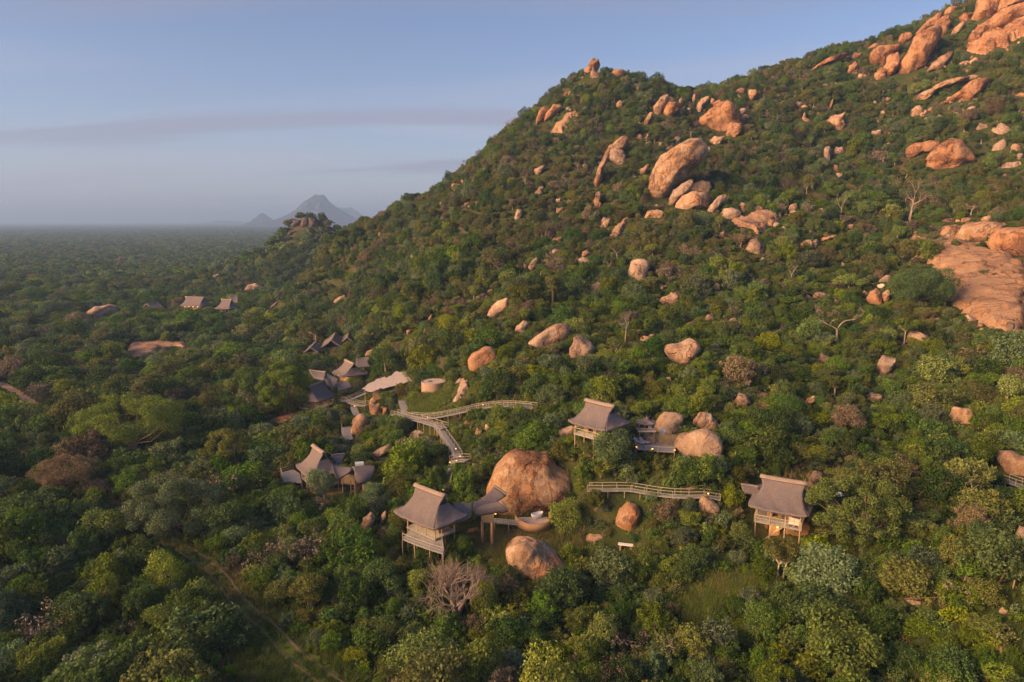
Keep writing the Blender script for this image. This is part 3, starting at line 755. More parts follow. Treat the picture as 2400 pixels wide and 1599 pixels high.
# great slab on the right and its boulders
slab('E', [(650,720),(740,600),(780,520),(770,440),(800,430),(870,470),(990,500),(1080,510),(1220,530),(1300,550),(1500,560),(1620,640),(1760,700),(1830,700),(1830,1310),(1700,1300),(1580,1270),(1440,1240),(1350,1180),(1250,1110),(1140,1050),(1180,900),(1060,770),(940,700),(820,700),(740,730),(700,760)], 'great bare orange slab on the right side of the hill', ROCK_SLAB, 1.4, 2.5, 2.6, n=130)
b('E', [(1070,490),(1085,430),(1120,395),(1190,375),(1250,400),(1245,450),(1205,515),(1150,515)], 'leftmost boulder of the row above the great slab', ROCK, .9, .7)
b('E', [(1220,530),(1240,450),(1260,380),(1320,358),(1440,355),(1540,375),(1565,400),(1545,440),(1505,470),(1500,550),(1430,545),(1300,545)], 'long middle boulder of the row above the great slab', ROCK, .8, .6, block=.7)
b('E', [(1500,545),(1520,470),(1570,420),(1650,400),(1830,395),(1900,480),(1880,680),(1740,680),(1650,630),(1560,590)], 'dark stained boulder at the right end of the row above the great slab', ROCK_RED, .8, .6, block=.7)
for q, l in (([(1095,360),(1110,335),(1190,325),(1205,345),(1180,370)], 'flat stone on the leftmost boulder of the row'), ([(1210,362),(1215,335),(1250,340),(1245,367)], 'tiny stone in the gap of the boulder row'),
             ([(1250,365),(1260,325),(1310,315),(1340,335),(1320,362)], 'stone on the left end of the long middle boulder'), ([(1420,352),(1440,315),(1490,300),(1505,320),(1495,358)], 'stone on top of the long middle boulder'),
             ([(1560,420),(1560,375),(1600,360),(1635,380),(1610,407)], 'stone in the gap left of the dark stained boulder')):
    b('E', q, l, ROCK, sink=.3)
b('E', [(475,870),(520,868),(545,890),(520,902)], 'thin ledge stone left of the white-faced rock', ROCK)
b('E', [(555,870),(580,830),(640,795),(668,810),(655,860),(600,875)], 'pale rock above the white-faced rock', ROCK_GREY)
b('E', [(560,885),(600,868),(627,890),(600,917),(568,912)], 'bright white-faced rock beside the dark green tree on the slab', simple('white_quartz', (0.68, 0.56, 0.44), .8, .15, 1.5))
b('E', [(470,1000),(490,920),(540,900),(590,940),(590,1040),(550,1075),(500,1060)], 'brown shaded rock below the white-faced rock', ROCK_RED)
b('E', [(590,950),(640,910),(670,960),(650,1050),(600,1060)], 'tan rock tucked under the dark green tree on the slab', ROCK)
b('E', [(415,945),(450,930),(480,950),(470,982)], 'small orange stone left of the brown shaded rock', ROCK)
b('E', [(10,1000),(20,960),(60,930),(130,950),(120,980),(50,1010)], 'low brown rock in bushes left of the slab', ROCK_GREY)
b('E', [(188,1022),(205,998),(227,1015),(215,1042)], 'little pale stone next to the low brown rock', ROCK)
b('E', [(0,590),(5,530),(45,495),(65,520),(40,590)], 'upright tan rock below the long bare slab', ROCK)
b('E', [(75,540),(90,490),(210,460),(215,490),(130,512)], 'long tan rock right of the upright tan rock', ROCK)
b('E', [(305,422),(310,380),(355,378),(352,427)], 'square little rock above the tree cover left of the slab', ROCK)
b('E', [(248,732),(260,690),(292,710),(272,742)], 'small tan stone among brown bushes left of the slab', ROCK)
# lower slope boulders
b('G', [(475,640),(490,590),(560,520),(640,478),(662,495),(660,570),(600,600),(540,670),(500,670)], 'pale tilted boulder, highest of the lower slope row', ROCK_PALE, .8)
b('G', [(680,760),(710,715),(765,682),(802,695),(785,740),(775,795),(720,790)], 'small pale boulder left of the wide lower boulder', ROCK_PALE, .8)
b('G', [(790,860),(850,790),(940,740),(1030,705),(1130,710),(1125,760),(1100,820),(1040,840),(980,890),(940,920),(830,900)], 'wide tan boulder in the middle of the lower slope', ROCK_PALE, .8, .8)
b('G', [(1125,890),(1150,830),(1145,800),(1180,782),(1230,800),(1280,840),(1325,890),(1310,940),(1230,1000),(1150,1005),(1130,940)], 'grey-pink boulder right of the wide lower boulder', ROCK_GREY, .9, .8)
b('G', [(320,1060),(325,980),(370,920),(440,885),(510,885),(550,940),(540,980),(480,1030),(430,1070),(370,1085)], 'rusty rounded boulder uphill of the water tank', ROCK_RED, .9, .7)
b('G', [(1820,560),(1840,510),(1890,475),(1960,455),(2000,480),(1980,520),(1920,570),(1860,560)], 'tan egg-shaped boulder above the lower slope row', ROCK_PALE, .9, .7)
b('G', [(1860,920),(1890,885),(1990,850),(2060,815),(2150,840),(2175,900),(2130,970),(2080,1030),(1960,1040),(1890,990)], 'big tan boulder at the right of the lower slope row', ROCK_PALE, .9, .8)
b('G', [(1755,925),(1770,900),(1810,897),(1830,915),(1800,937)], 'small grey stone left of the big right boulder', ROCK_GREY)
b('G', [(1600,200),(1640,180),(1700,178),(1750,225),(1750,300),(1755,370),(1700,410),(1600,400),(1580,300)], 'tall boulder half hidden by leafy shrubs on the mid slope', ROCK_GREY, .9, .7, prot=.55)
for q, l in (([(805,290),(800,250),(840,190),(880,160),(880,200),(860,260),(830,300)], 'ragged brown rock on the mid slope'), ([(890,245),(905,200),(960,195),(950,222)], 'small rock right of the ragged brown rock'),
             ([(1205,190),(1230,130),(1270,110),(1290,150),(1240,182)], 'pointed tan rock at the middle of the mid slope'), ([(1010,62),(1040,15),(1072,20),(1060,52)], 'small tan rock above the ragged brown rock'),
             ([(765,272),(765,230),(792,240),(790,277)], 'little rock left of the ragged brown rock'), ([(1273,452),(1300,410),(1324,405),(1315,432)], 'thin pale stone in green bushes on the mid slope'),
             ([(728,462),(740,435),(777,455),(755,472)], 'tiny pale stone above the highest tilted boulder'), ([(458,467),(490,435),(532,423),(512,447)], 'flat pale stone left above the tilted boulder'),
             ([(1715,830),(1760,780),(1812,768),(1790,802),(1730,847)], 'tan ledge between the dead tree and the right boulder'), ([(1883,1152),(1890,1123),(1932,1123),(1932,1162)], 'small tan rock below the big right boulder'),
             ([(2230,450),(2280,380),(2322,388),(2312,442)], 'brown rock in bushes right of the egg-shaped boulder'), ([(1825,442),(1850,400),(1902,398),(1862,432)], 'pinkish stone above the egg-shaped boulder'),
             ([(1430,32),(1450,0),(1500,-15),(1522,5),(1470,32)], 'rounded stone beneath the narrow downhill slab'), ([(478,852),(510,818),(537,830),(522,858)], 'dark little rock just above the rusty boulder'),
             ([(883,107),(932,93),(922,114)], 'flat stone high on the mid slope'), ([(0,690),(15,650),(47,618),(42,662)], 'slim pale rock left of the tilted boulder')):
    b('G', q, l, ROCK if len(l) % 2 else ROCK_GREY)
for q, l in (([(60,1150),(80,1100),(140,1110),(160,1150),(110,1190),(75,1195)], 'grey-pink rock above the boulder terrace'), ([(200,1112),(220,1095),(267,1105),(250,1127),(203,1127)], 'low rock right of the grey-pink rock'),
             ([(485,1185),(500,1140),(540,1110),(580,1120),(540,1160),(510,1195)], 'tan rock leaning in bushes on the right lower slope'), ([(535,1107),(545,1088),(587,1090),(580,1110)], 'cap stone above the leaning tan rock'),
             ([(865,1120),(890,1100),(970,1110),(970,1150),(890,1170)], 'dull pink rock above the big grey-green bushes'), ([(935,930),(960,870),(1040,890),(1030,950),(980,1020),(950,1000)], 'pink streaked rock below the dead white tree'),
             ([(1375,1260),(1390,1190),(1440,1175),(1490,1185),(1520,1290),(1460,1310),(1410,1300)], 'upright tan rock alone in green bushes at the right'), ([(1675,1530),(1690,1470),(1740,1450),(1800,1470),(1860,1480),(1900,1600),(1820,1640),(1720,1620)], 'pale boulder cut by the right edge of the picture'),
             ([(560,902),(580,858),(632,870),(642,902),(600,922)], 'brown rock under the dead white tree'), ([(130,235),(150,170),(190,150),(240,190),(242,252),(180,262)], 'pink rock face below the long bare slab'),
             ([(478,522),(500,493),(520,505),(505,525)], 'pale stone left of the low brown rock')):
    b('H', q, l, ROCK_GREY if 'pink' in l or 'brown' in l else ROCK)
# among the walkways
b('A', [(1050,790),(1040,730),(1075,715),(1140,735),(1145,810),(1125,865),(1080,850)], 'orange knobbly rock under the end of the canopy', ROCK_RED, .9, .9)
b('A', [(1030,745),(1055,680),(1135,650),(1137,690),(1095,745)], 'pale rock between canopy and knobbly rock', ROCK)
b('A', [(1160,850),(1165,770),(1200,765),(1225,790),(1190,852)], 'small orange rock right of the knobbly rock', ROCK_RED)
b('A', [(855,1020),(860,950),(900,860),(960,820),(1030,850),(1040,900),(1000,970),(960,1035),(890,1040)], 'brown leaning boulder beside the little ramp', ROCK, .9, .6)
slab('A', [(1785,720),(1820,640),(1870,580),(1830,540),(1880,505),(1940,510),(1965,580),(1950,640),(1880,690),(1810,740)], 'bare pale slab right of the water tank', ROCK_GREY, .5, 1.0, .8)
slab('A', [(1390,1060),(1440,990),(1520,960),(1600,965),(1570,1010),(1500,1050),(1430,1080)], 'bare pale slab below the long walkway', ROCK_GREY, .5, 1.0, .8)
for q, l in (([(1905,912),(1930,878),(1972,890),(1977,922),(1930,928)], 'pale stone right of the walkway bend'), ([(2013,1002),(2030,953),(2082,970),(2087,1012),(2040,1032)], 'pale stone lower right of the walkway bend'),
             ([(2093,962),(2110,918),(2152,920),(2172,962),(2120,982)], 'grey stone furthest right of the walkway bend'), ([(1958,962),(1965,933),(1992,928),(1987,962)], 'tiny stone between two pale stones at the walkway bend'),
             ([(1695,1175),(1693,1100),(1720,1063),(1762,1085),(1757,1130),(1742,1175)], 'tan rock propping the descending walkway'), ([(1418,802),(1430,773),(1462,768),(1452,802)], 'small stone beside the walkway junction'),
             ([(1478,762),(1510,733),(1562,743),(1552,772)], 'flat stone in grass above the walkway junction'), ([(1608,1112),(1630,1068),(1667,1073),(1662,1112)], 'pale stone left of the descending walkway'),
             ([(298,962),(320,933),(372,960),(352,987)], 'grey stone in the bushes below the thatched hall'), ([(1383,87),(1390,53),(1422,48),(1432,70),(1410,102)], 'pale stone alone in bushes above the canopy'),
             ([(998,292),(1020,250),(1082,223),(1077,262),(1030,292)], 'pale ledge behind the thatched cluster')):
    b('A', q, l, ROCK_GREY if 'grey' in l else ROCK)
b('A', [(1060,1240),(1075,1180),(1140,1140),(1230,1105),(1257,1120),(1240,1160),(1150,1210),(1120,1250),(1080,1290)], 'long pale whaleback rock behind the eyebrow-roofed lodge', ROCK_GREY, .7, .6)
GIANT = b('B', [(1125,640),(1140,540),(1165,400),(1180,310),(1240,240),(1320,170),(1410,138),(1500,150),(1640,160),(1690,190),(1760,170),(1870,240),(1890,280),(1960,300),(2060,370),(2080,450),(2050,550),(1990,600),(1830,640),(1760,760),(1720,890),(1500,900),(1280,880),(1250,760),(1180,680)], 'giant orange boulder towering over the front lodge', ROCK_GIANT, .75, .55, block=.62, depth=float(project(at_z('B', 1612, 868, 3.2))[2]) + 3.4, sink=.5)
b('B', [(1355,1220),(1370,1130),(1430,1060),(1530,1015),(1640,1060),(1720,1100),(1830,1190),(1945,1330),(1930,1400),(1850,1490),(1780,1520),(1600,1490),(1480,1430),(1380,1360)], 'large faceted boulder standing in grass below the giant boulder', ROCK, .9, 1.25, block=.7)
b('B', [(50,885),(60,810),(110,765),(117,830),(92,905),(65,940)], 'narrow tan rock left of the front lodge roof', ROCK)
b('B', [(2118,1092),(2140,1048),(2192,1033),(2235,1060),(2225,1095)], 'small pale rock right of the large faceted boulder', ROCK)
b('B', [(2085,830),(2100,790),(2150,790),(2160,830)], 'grey stone in bushes right of the bathtub terrace', ROCK_GREY)
b('F', [(828,1215),(835,1190),(855,1175),(863,1190),(850,1220),(835,1225)], 'small upright rock furthest left of the front lodge', ROCK)
b('J', [(1270,560),(1290,420),(1330,350),(1410,305),(1520,310),(1600,350),(1590,420),(1560,500),(1540,580),(1400,575)], 'smooth domed boulder behind the terrace loungers', ROCK_PALE, .9, .5, block=.85)
b('J', [(1705,470),(1720,410),(1790,325),(1910,330),(1990,400),(2020,470),(1990,510),(1840,500)], 'rounded boulder perched behind the terrace boulder', ROCK_PALE, .9, .7)
b('J', [(1520,830),(1515,720),(1530,600),(1600,540),(1720,500),(1860,500),(1980,560),(2040,650),(2060,760),(2020,830),(1900,850),(1700,840),(1580,830)], 'massive boulder at the right end of the lounger terrace', ROCK_PALE, .8, .5, block=.8, prot=.7)
b('J', [(210,590),(225,510),(320,470),(400,460),(405,520),(400,590),(300,600)], 'rock under the left corner of the uphill lodge', ROCK_PALE)
b('J', [(1765,1360),(1780,1280),(1825,1242),(1950,1270),(2020,1340),(2010,1430),(1920,1480),(1800,1470)], 'dark split boulder under the end of the lower walkway', ROCK_PALE, .9, .9)
b('F', [(1415,1200),(1420,1175),(1440,1152),(1460,1155),(1472,1175),(1472,1200),(1465,1225),(1445,1233),(1425,1222)], 'orange boulder in green bushes below the lower walkway', ROCK_RED, .9, .8)
b('J', [(598,1414),(610,1370),(670,1350),(687,1370),(672,1414)], 'small stone right of the giant boulder', ROCK_PALE)
b('F', [(1340,1242),(1355,1228),(1385,1228),(1390,1248),(1365,1252)], 'low pale rock above the white bench', ROCK)
b('K', [(1110,320),(1170,200),(1180,130),(1220,100),(1300,130),(1312,200),(1280,300),(1200,335)], 'dark grey boulder behind the right lodge roof', ROCK_GREY, .9, .9)
b('K', [(1550,1080),(1580,1040),(1700,1045),(1702,1100),(1650,1132)], 'tan rock under the big green tree', ROCK)
b('K', [(1700,990),(1750,963),(1777,990),(1740,1017)], 'small orange rock under the big green tree', ROCK_RED)
for q, l in (([(1635,680),(1660,665),(1720,670),(1732,720),(1690,732)], 'grey rock in the bushes at the lower right'), ([(2205,752),(2215,708),(2257,718),(2252,768)], 'pink rock near the leaning fence post'),
             ([(2178,972),(2200,943),(2252,958),(2242,998)], 'pink rock at the lower fence post'), ([(2300,310),(2320,220),(2390,210),(2400,330)], 'cracked pale rock at the right picture edge'),
             ([(1598,822),(1620,798),(1682,798),(1682,822)], 'low grey rock under the rusty bush at lower right'), ([(220,420),(225,390),(245,390),(243,422)], 'tiny grey stone in the thicket left of the right lodge')):
    b('L', q, l, ROCK_GREY)
sheet_on_ground('earth_bank', 'L', [(1980,350),(2030,240),(2150,180),(2300,200),(2354,220),(2400,450),(2250,470),(2150,430),(2050,420)], BANK, .12, 3.0, .25, label='bare earthy bank with thin grey scrub at the right edge', kind='structure', seed=3)
# plain
slab('P', [(690,985),(720,950),(800,920),(880,912),(980,925),(1040,955),(1020,985),(950,972),(890,975),(860,1010),(740,1040),(710,1025)], 'wide flat granite sheet on the plain at the left', ROCK_SLAB, .5, 2.0, 1.2)
b('P', [(465,815),(480,780),(530,750),(600,740),(640,755),(640,790),(560,822)], 'pale granite dome on the plain left of the far lodge', ROCK_PALE, .9, .7)
b('P', [(1345,660),(1370,630),(1410,622),(1450,640),(1415,660),(1385,668),(1360,668)], 'low smooth granite dome behind the far lodge', ROCK_PALE, .9, .6)
b('P', [(1160,598),(1175,580),(1210,568),(1217,580),(1205,600)], 'small granite dome furthest out on the plain', ROCK_PALE)
b('P', [(1828,742),(1850,710),(1905,680),(1917,690),(1870,725),(1850,742)], 'thin pale slab rock low on the left flank', ROCK)
b('P', [(2240,907),(2245,880),(2265,876),(2272,890),(2255,910)], 'small pale stone left above the water tank', ROCK)
b('P', [(2083,362),(2090,340),(2107,336),(2107,362)], 'orange stone near the left foot of the skyline slope', ROCK_RED)
for q, l in (([(1600,310),(1625,275),(1660,268),(1665,300),(1640,320)], 'left crag on top of the small koppie'), ([(1655,312),(1660,262),(1700,256),(1712,290),(1700,318)], 'middle crag on top of the small koppie'),
             ([(1700,316),(1705,262),(1745,268),(1757,300),(1730,320)], 'right crag on top of the small koppie'), ([(1580,360),(1600,330),(1640,330),(1630,360)], 'crag low on the left side of the koppie'),
             ([(1440,452),(1455,440),(1480,440),(1470,452)], 'flat stone at the foot of the koppie')):
    b('P', q, l, ROCK_DARK, 1.0, 1.8)
# ------------------------------------------------------------------ tracks, clearings and bare earth
sheet_on_ground('dirt_road', 'F', [(-40,850),(0,865),(30,885),(60,905),(98,928),(60,932),(20,908),(0,892),(-40,878)], SAND, .03, .6, kind='structure', label='pale dirt road entering at the left edge', prot=1)
sheet_on_ground('dirt_road', 'F', [(248,1150),(265,1144),(292,1165),(330,1195),(345,1215),(310,1200),(275,1188)], SOIL, .03, .6, kind='structure', label='reddish bend of the dirt road in front of the round tree', prot=1)
sheet_on_ground('grass_clearing', 'F', [(340,1205),(400,1235),(500,1282),(560,1350),(640,1430),(740,1500),(800,1540),(800,1600),(560,1600),(540,1520),(600,1500),(560,1440),(510,1370),(460,1310),(400,1265)], GRASS_G, .012, 1.0, kind='structure', label='grassy strip along the faint track', prot=1)
TRK = [(338,1208),(395,1248),(455,1282),(500,1322),(540,1372),(585,1418),(640,1470),(700,1522),(790,1595)]
track('wheel_track', 'F', TRK, .42, .75, RUT, 'left wheel rut of the faint grassy track')
track('wheel_track', 'F', TRK, .42, -.75, RUT, 'right wheel rut of the faint grassy track')
protect([tp('F', x, y) for x, y in ((335,1200),(400,1238),(470,1275),(520,1320),(560,1365),(610,1420),(670,1475),(760,1530),(820,1600),(740,1600),(660,1530),(590,1470),(520,1390),(480,1335),(430,1290),(380,1255),(330,1222))], 125.0, 1.0)
sheet_on_ground('grass_clearing', 'F', [(1090,1240),(1180,1225),(1260,1215),(1330,1225),(1330,1250),(1300,1275),(1180,1260),(1150,1290),(1090,1275)], GRASS_G, .015, 1.0, kind='structure', label='grass below the bathtub terrace', prot=1)
sheet_on_ground('grass_clearing', 'F', [(1560,1370),(1640,1335),(1740,1320),(1780,1330),(1700,1350),(1640,1390),(1600,1440),(1570,1420)], GRASS_G, .015, 1.0, kind='structure', label='open grass in front of the right lodge', prot=1)
sheet_on_ground('grass_clearing', 'A', [(1420,800),(1480,720),(1600,690),(1700,640),(1780,650),(1760,720),(1640,780),(1500,830)], GRASS_G, .015, 1.0, kind='structure', label='grass below the water tank', prot=1)
sheet_on_ground('grass_clearing', 'A', [(920,700),(1020,660),(1120,590),(1040,700),(960,730)], GRASS_G, .015, .6, kind='structure', label='grass under the white canopy edge', prot=1)
sheet_on_ground('red_earth', 'A', [(150,870),(330,770),(420,780),(360,850),(250,920),(100,900)], SOIL, .03, .8, kind='structure', label='red earth below the thatched hall', prot=1)
sheet_on_ground('red_earth', 'K', [(500,720),(650,640),(1160,690),(1180,850),(1000,900),(560,840)], SOIL, .03, .8, kind='structure', label='red earth under the right lodge', prot=1)
sheet_on_ground('red_earth', 'B', [(860,870),(1100,860),(1240,900),(1180,980),(1000,1100),(880,1000)], SOIL, .03, .8, kind='structure', label='red earth between the front lodge and its bath wing', prot=1)
sheet_on_ground('red_earth', 'A', [(420,1470),(560,1500),(760,1450),(1000,1420),(1000,1540),(700,1568),(400,1540)], SOIL, .03, .8, kind='structure', label='red earth under the eyebrow-roofed lodge', prot=1)
# ------------------------------------------------------------------ lodges and walkways: materials
def thatch_mat(name, col):
    t = NT(name)
    co = t.n('ShaderNodeTexCoord').outputs['Object']
    f = t.noise(co, 9.0, 4, 0.75); m = t.noise(co, 1.6, 4, 0.6); b_ = t.noise(co, 0.35, 3, 0.5)
    v = t.n('ShaderNodeMapping', {'Vector': co, 'Scale': (9, 9, 1.2)}).outputs[0]
    st = t.noise(v, 1.3, 3, 0.6)
    c = t.mix(t.ramp(f, .3, .7), tuple(x * .52 for x in col), tuple(min(1, x * 1.38) for x in col))
    c = t.mix(t.ramp(m, .35, .7, 0, .45), c, tuple(x * .7 for x in col))
    c = t.mix(t.ramp(b_, .45, .7, 0, .35), c, (col[0] * 1.25, col[1] * 1.1, col[2] * .95))
    c = t.mix(t.ramp(st, .5, .75, 0, .35), c, tuple(x * .5 for x in col))
    return t.principled(c, 1.0, t.bump(t.addv(t.mul(f, 1.0), t.mul(st, 1.2)), .9, .12), .05)
THATCH = thatch_mat('thatch_weathered', (0.215, 0.186, 0.190))
THATCH_RIDGE = thatch_mat('thatch_ridge_cap', (0.38, 0.305, 0.26))
DECKM = simple('grey_deck_boards', (0.25, 0.245, 0.24), .8, .35, 1.0, (14, 1.2, 1), .5)
POLE = simple('pale_timber_pole', (0.38, 0.27, 0.175), .8, .25, 4, (1, 1, .4), .2)
RAILM = simple('pale_grey_rail', (0.37, 0.335, 0.29), .8, .2, 4, (1, 1, .4), .2)
MUD = simple('ochre_plaster', (0.42, 0.255, 0.14), .95, .25, .8, (1, 1, 1), .3, .05)
REED = simple('reed_screen', (0.33, 0.255, 0.17), .95, .4, 3.0, (8, 8, .4), .6, .05)
CANOPY = simple('bleached_reed_canopy', (0.56, 0.47, 0.41), .95, .22, 1.4, (1, 4, 1), .5, .05)
DARK = simple('dark_wood_and_shade', (0.060, 0.038, 0.025), .9, .3, 2)  # dark wood; its near-black also paints the shadow in the roof gables
CONC = simple('pale_concrete', (0.46, 0.38, 0.32), .9, .15, 1.5)
WHITE = simple('white_enamel', (0.78, 0.76, 0.74), .35, .03, 2, bump=.02)
CLOTH = simple('white_cushion', (0.60, 0.55, 0.52), .9, .05, 3, bump=.1)
DARKLID = simple('dark_hatch', (0.03, 0.03, 0.035), .6, .2, 3)
METAL = simple('pale_metal_sheet', (0.55, 0.60, 0.66), .45, .1, 2)
def glow_mat(name, col, s):
    t = NT(name); e = t.n('ShaderNodeEmission', {'Color': col, 'Strength': s}); return t.surf(e.outputs[0])
GLOW = glow_mat('warm_lamp_glow', (1.0, 0.36, 0.06), 2.6)

def hit_lift(x, y, lift):
    d = rays(x, y); t = np.arange(35, 900, 0.25); Pp = d[None] * t[:, None]; Pp[:, 2] += CAM_Z
    k = int(np.argmax(Pp[:, 2] < H(Pp[:, 0], Pp[:, 1]) + lift)); return Pp[k]
def patch_grid(C, n=13):
    """smooth sheet through a 3x3 (or 3xm) net of points (biquadratic)"""
    C = np.asarray(C, float); s = np.linspace(0, 1, n)
    def basis(k):
        if k == 3: return np.stack([2 * (s - .5) * (s - 1), -4 * s * (s - 1), 2 * s * (s - .5)], 1)
        return np.stack([1 - s, s], 1)
    return np.einsum('ai,bj,ijk->abk', basis(C.shape[0]), basis(C.shape[1]), C)
def zig(fr, net): return [[at_z(fr, x, y, z) for x, y, z in row] for row in net]

def roof(parent, o, X, Y, zr, an, Lr, Le, We, Hh, t0=.26, ridge=True, sag=.80, round_=.10):
    c, s_ = math.cos(an), math.sin(an)
    zf = lambda t: zr - Hh * ((1 - sag) * t + sag * (1 - (1 - t) ** 2))
    af = lambda t: Lr * (1 - .13 * np.minimum(t / .22, 1)) + (Le - .87 * Lr) * np.clip((t - .16) / .84, 0, 1) ** 1.5
    def W(a, b_, z): return np.stack([X + a * c - b_ * s_, Y + a * s_ + b_ * c, z + 0 * a], -1)
    t = np.linspace(0, 1, 18)[:, None]; q = np.linspace(-1, 1, 21)[None]
    wob = lambda a, b_: .05 * np.sin(a * 3.1 + b_ * 2.3) + .04 * np.sin(a * 7 - b_ * 5)
    mb = MB()
    for sg in (-1, 1):
        rnd = 1 - round_ * t ** 2 * np.abs(q) ** 5
        a = af(t) * q * (1 - .5 * round_ * t ** 2 * np.abs(q) ** 5); b_ = sg * We * t * rnd + 0 * q
        z = zf(t) + 0 * q + wob(a, b_) * t - .10 * t * (1 - q ** 2)
        G = W(a, b_, z)
        mb.sheet(G if sg > 0 else G[:, ::-1], .26)
    t2 = np.linspace(t0, 1, 14)[:, None]
    for sg in (-1, 1):
        rnd = 1 - .5 * round_ * t2 ** 2 * np.abs(q) ** 5
        a = sg * (af(t2) * rnd + .0 * q); b_ = We * t2 * q * (1 - round_ * t2 ** 2 * np.abs(q) ** 5)
        z = zf(t2) + wob(a, b_) * t2 + 0 * q - .06 * t2 * (1 - q ** 2)
        G = W(a, b_, z)
        mb.sheet(G if sg < 0 else G[:, ::-1], .26)
    ro = mb.build('roof', THATCH, parent, True, origin=o)
    gb = MB()
    for sg in (-1, 1):      # dark panels painted as the shadow in the gables under the ridge ends
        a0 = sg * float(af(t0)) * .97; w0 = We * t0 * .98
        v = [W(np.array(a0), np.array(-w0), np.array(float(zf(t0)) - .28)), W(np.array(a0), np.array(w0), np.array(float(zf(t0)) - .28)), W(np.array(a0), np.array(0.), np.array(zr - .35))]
        gb = MB(); gb.add(v, (), [(0, 1, 2)]); gb.build('gable_shade_panel', DARK, ro, origin=o)
    if ridge:
        rb = MB(); aa = np.linspace(-Lr - .12, Lr + .12, 9)[:, None]; bb = np.array([-.42, -.2, 0, .2, .42])[None]
        zz = zr + .10 + .05 * (np.abs(aa) / Lr) ** 3 - .85 * np.abs(bb) ** 1.2 + 0 * aa
        rb.sheet(W(aa + 0 * bb, bb + 0 * aa, zz)[:, ::-1], .16)
        rb.build('ridge_cap', THATCH_RIDGE, ro, True, origin=o)
    return ro
def deck(parent, o, pts, thick=.16, name='deck', mat=None):
    pts = np.asarray(pts, float); n = len(pts)
    A = 0.5 * np.sum(pts[:, 0] * np.roll(pts[:, 1], -1) - np.roll(pts[:, 0], -1) * pts[:, 1])
    if A < 0: pts = pts[::-1]
    Bt = pts.copy(); Bt[:, 2] -= thick
    V = np.concatenate([pts, Bt]) - np.asarray(o)
    me = fmesh(name, V, [np.array([range(n)]), np.array([range(2 * n - 1, n - 1, -1)]), np.array([(i + n, (i + 1) % n + n, (i + 1) % n, i) for i in range(n)])], [mat or DECKM])
    return link(name, me, parent)
def post(parent, o, p, z1=None, w=.17, name='post', mat=None):
    p = np.asarray(p, float); z0 = float(H(p[0], p[1])) - .4 if z1 is None else z1
    return MB().bar((p[0], p[1], z0), p, w, n=7).build(name, mat or POLE, parent, True, origin=o)
def railing(parent, o, pts, h=.85, step=1.8, mids=(.5,), mat=None, pw=.06):
    pts = [np.asarray(p, float) for p in pts]; mat = mat or RAILM
    up = np.array([0, 0, h])
    rb = MB()
    for a, b_ in zip(pts[:-1], pts[1:]): rb.bar(a + up, b_ + up, .07, .055)
    rb.build('handrail', mat, parent, origin=o)
    for m in mids:
        rb = MB()
        for a, b_ in zip(pts[:-1], pts[1:]): rb.bar(a + up * m, b_ + up * m, .035, .035)
        rb.build('mid_rail', mat, parent, origin=o)
    tops = [pts[0]]
    for a, b_ in zip(pts[:-1], pts[1:]):
        k = max(1, int(round(np.linalg.norm(b_ - a) / step)))
        tops += [a + (b_ - a) * (i + 1) / k for i in range(k)]
    for p in tops: MB().bar(p - np.array([0, 0, .15]), p + up * 1.02, pw).build('rail_post', mat, parent, origin=o)
def lamp(p, label, group, size=.11, name='path_lamp'):
    """small lit lantern: base, glass, cap"""
    e = empty(name, tuple(p)); tag(e, label, 'lamp', group)
    MB().box((0, 0, .05), (size * 1.4, size * 1.4, .1)).build('base', DARK, e)
    MB().box((0, 0, .1 + size), (size * 1.8, size * 1.8, size * 2)).build('glass', GLOW, e)
    MB().box((0, 0, .12 + size * 2.05), (size * 2.1, size * 2.1, .06)).build('cap', DARK, e)
    return e
def room_light(p, power, label_parent, r=.12):
    l = bpy.data.lights.new('room_light', 'POINT'); l.energy = power; l.color = (1.0, .58, .22); l.shadow_soft_size = r
    ob = bpy.data.objects.new('room_light', l); COL.objects.link(ob); ob.location = p
    return ob
def bulb(parent, o, p, power=60, r=.13):
    """hanging lit lantern of a lodge, with its light"""
    V, F = ico(2); mb = MB(); mb.add(V * r + np.asarray(p), (), F)
    b_ = mb.build('lantern', GLOW, parent, True, origin=o)
    l = bpy.data.lights.new('lantern_light', 'POINT'); l.energy = power * 1.0; l.color = (1.0, .60, .25); l.shadow_soft_size = r * 1.5
    ob = bpy.data.objects.new('lantern_light', l); COL.objects.link(ob); ob.parent = parent
    ob.location = np.asarray(p) - np.asarray(o) - np.array([0, 0, r * 2.2])
def local(X, Y, an):
    c, s_ = math.cos(an), math.sin(an)
    return lambda a, b_, z: np.array([X + a * c - b_ * s_, Y + a * s_ + b_ * c, z])
def protpts(pts, grow=1.0, extra=1.0):
    """protect the outline (convex hull) of some world points"""
    px, py, d = project(np.asarray(pts, float)); q = sorted(set(zip(px.tolist(), py.tolist())))
    def half(s):
        h = []
        for p in s:
            while len(h) > 1 and (h[-1][0] - h[-2][0]) * (p[1] - h[-2][1]) - (h[-1][1] - h[-2][1]) * (p[0] - h[-2][0]) <= 0: h.pop()
            h.append(p)
        return h
    hull = half(q)[:-1] + half(q[::-1])[:-1]
    protect(hull, float(np.max(d)) + extra, grow)

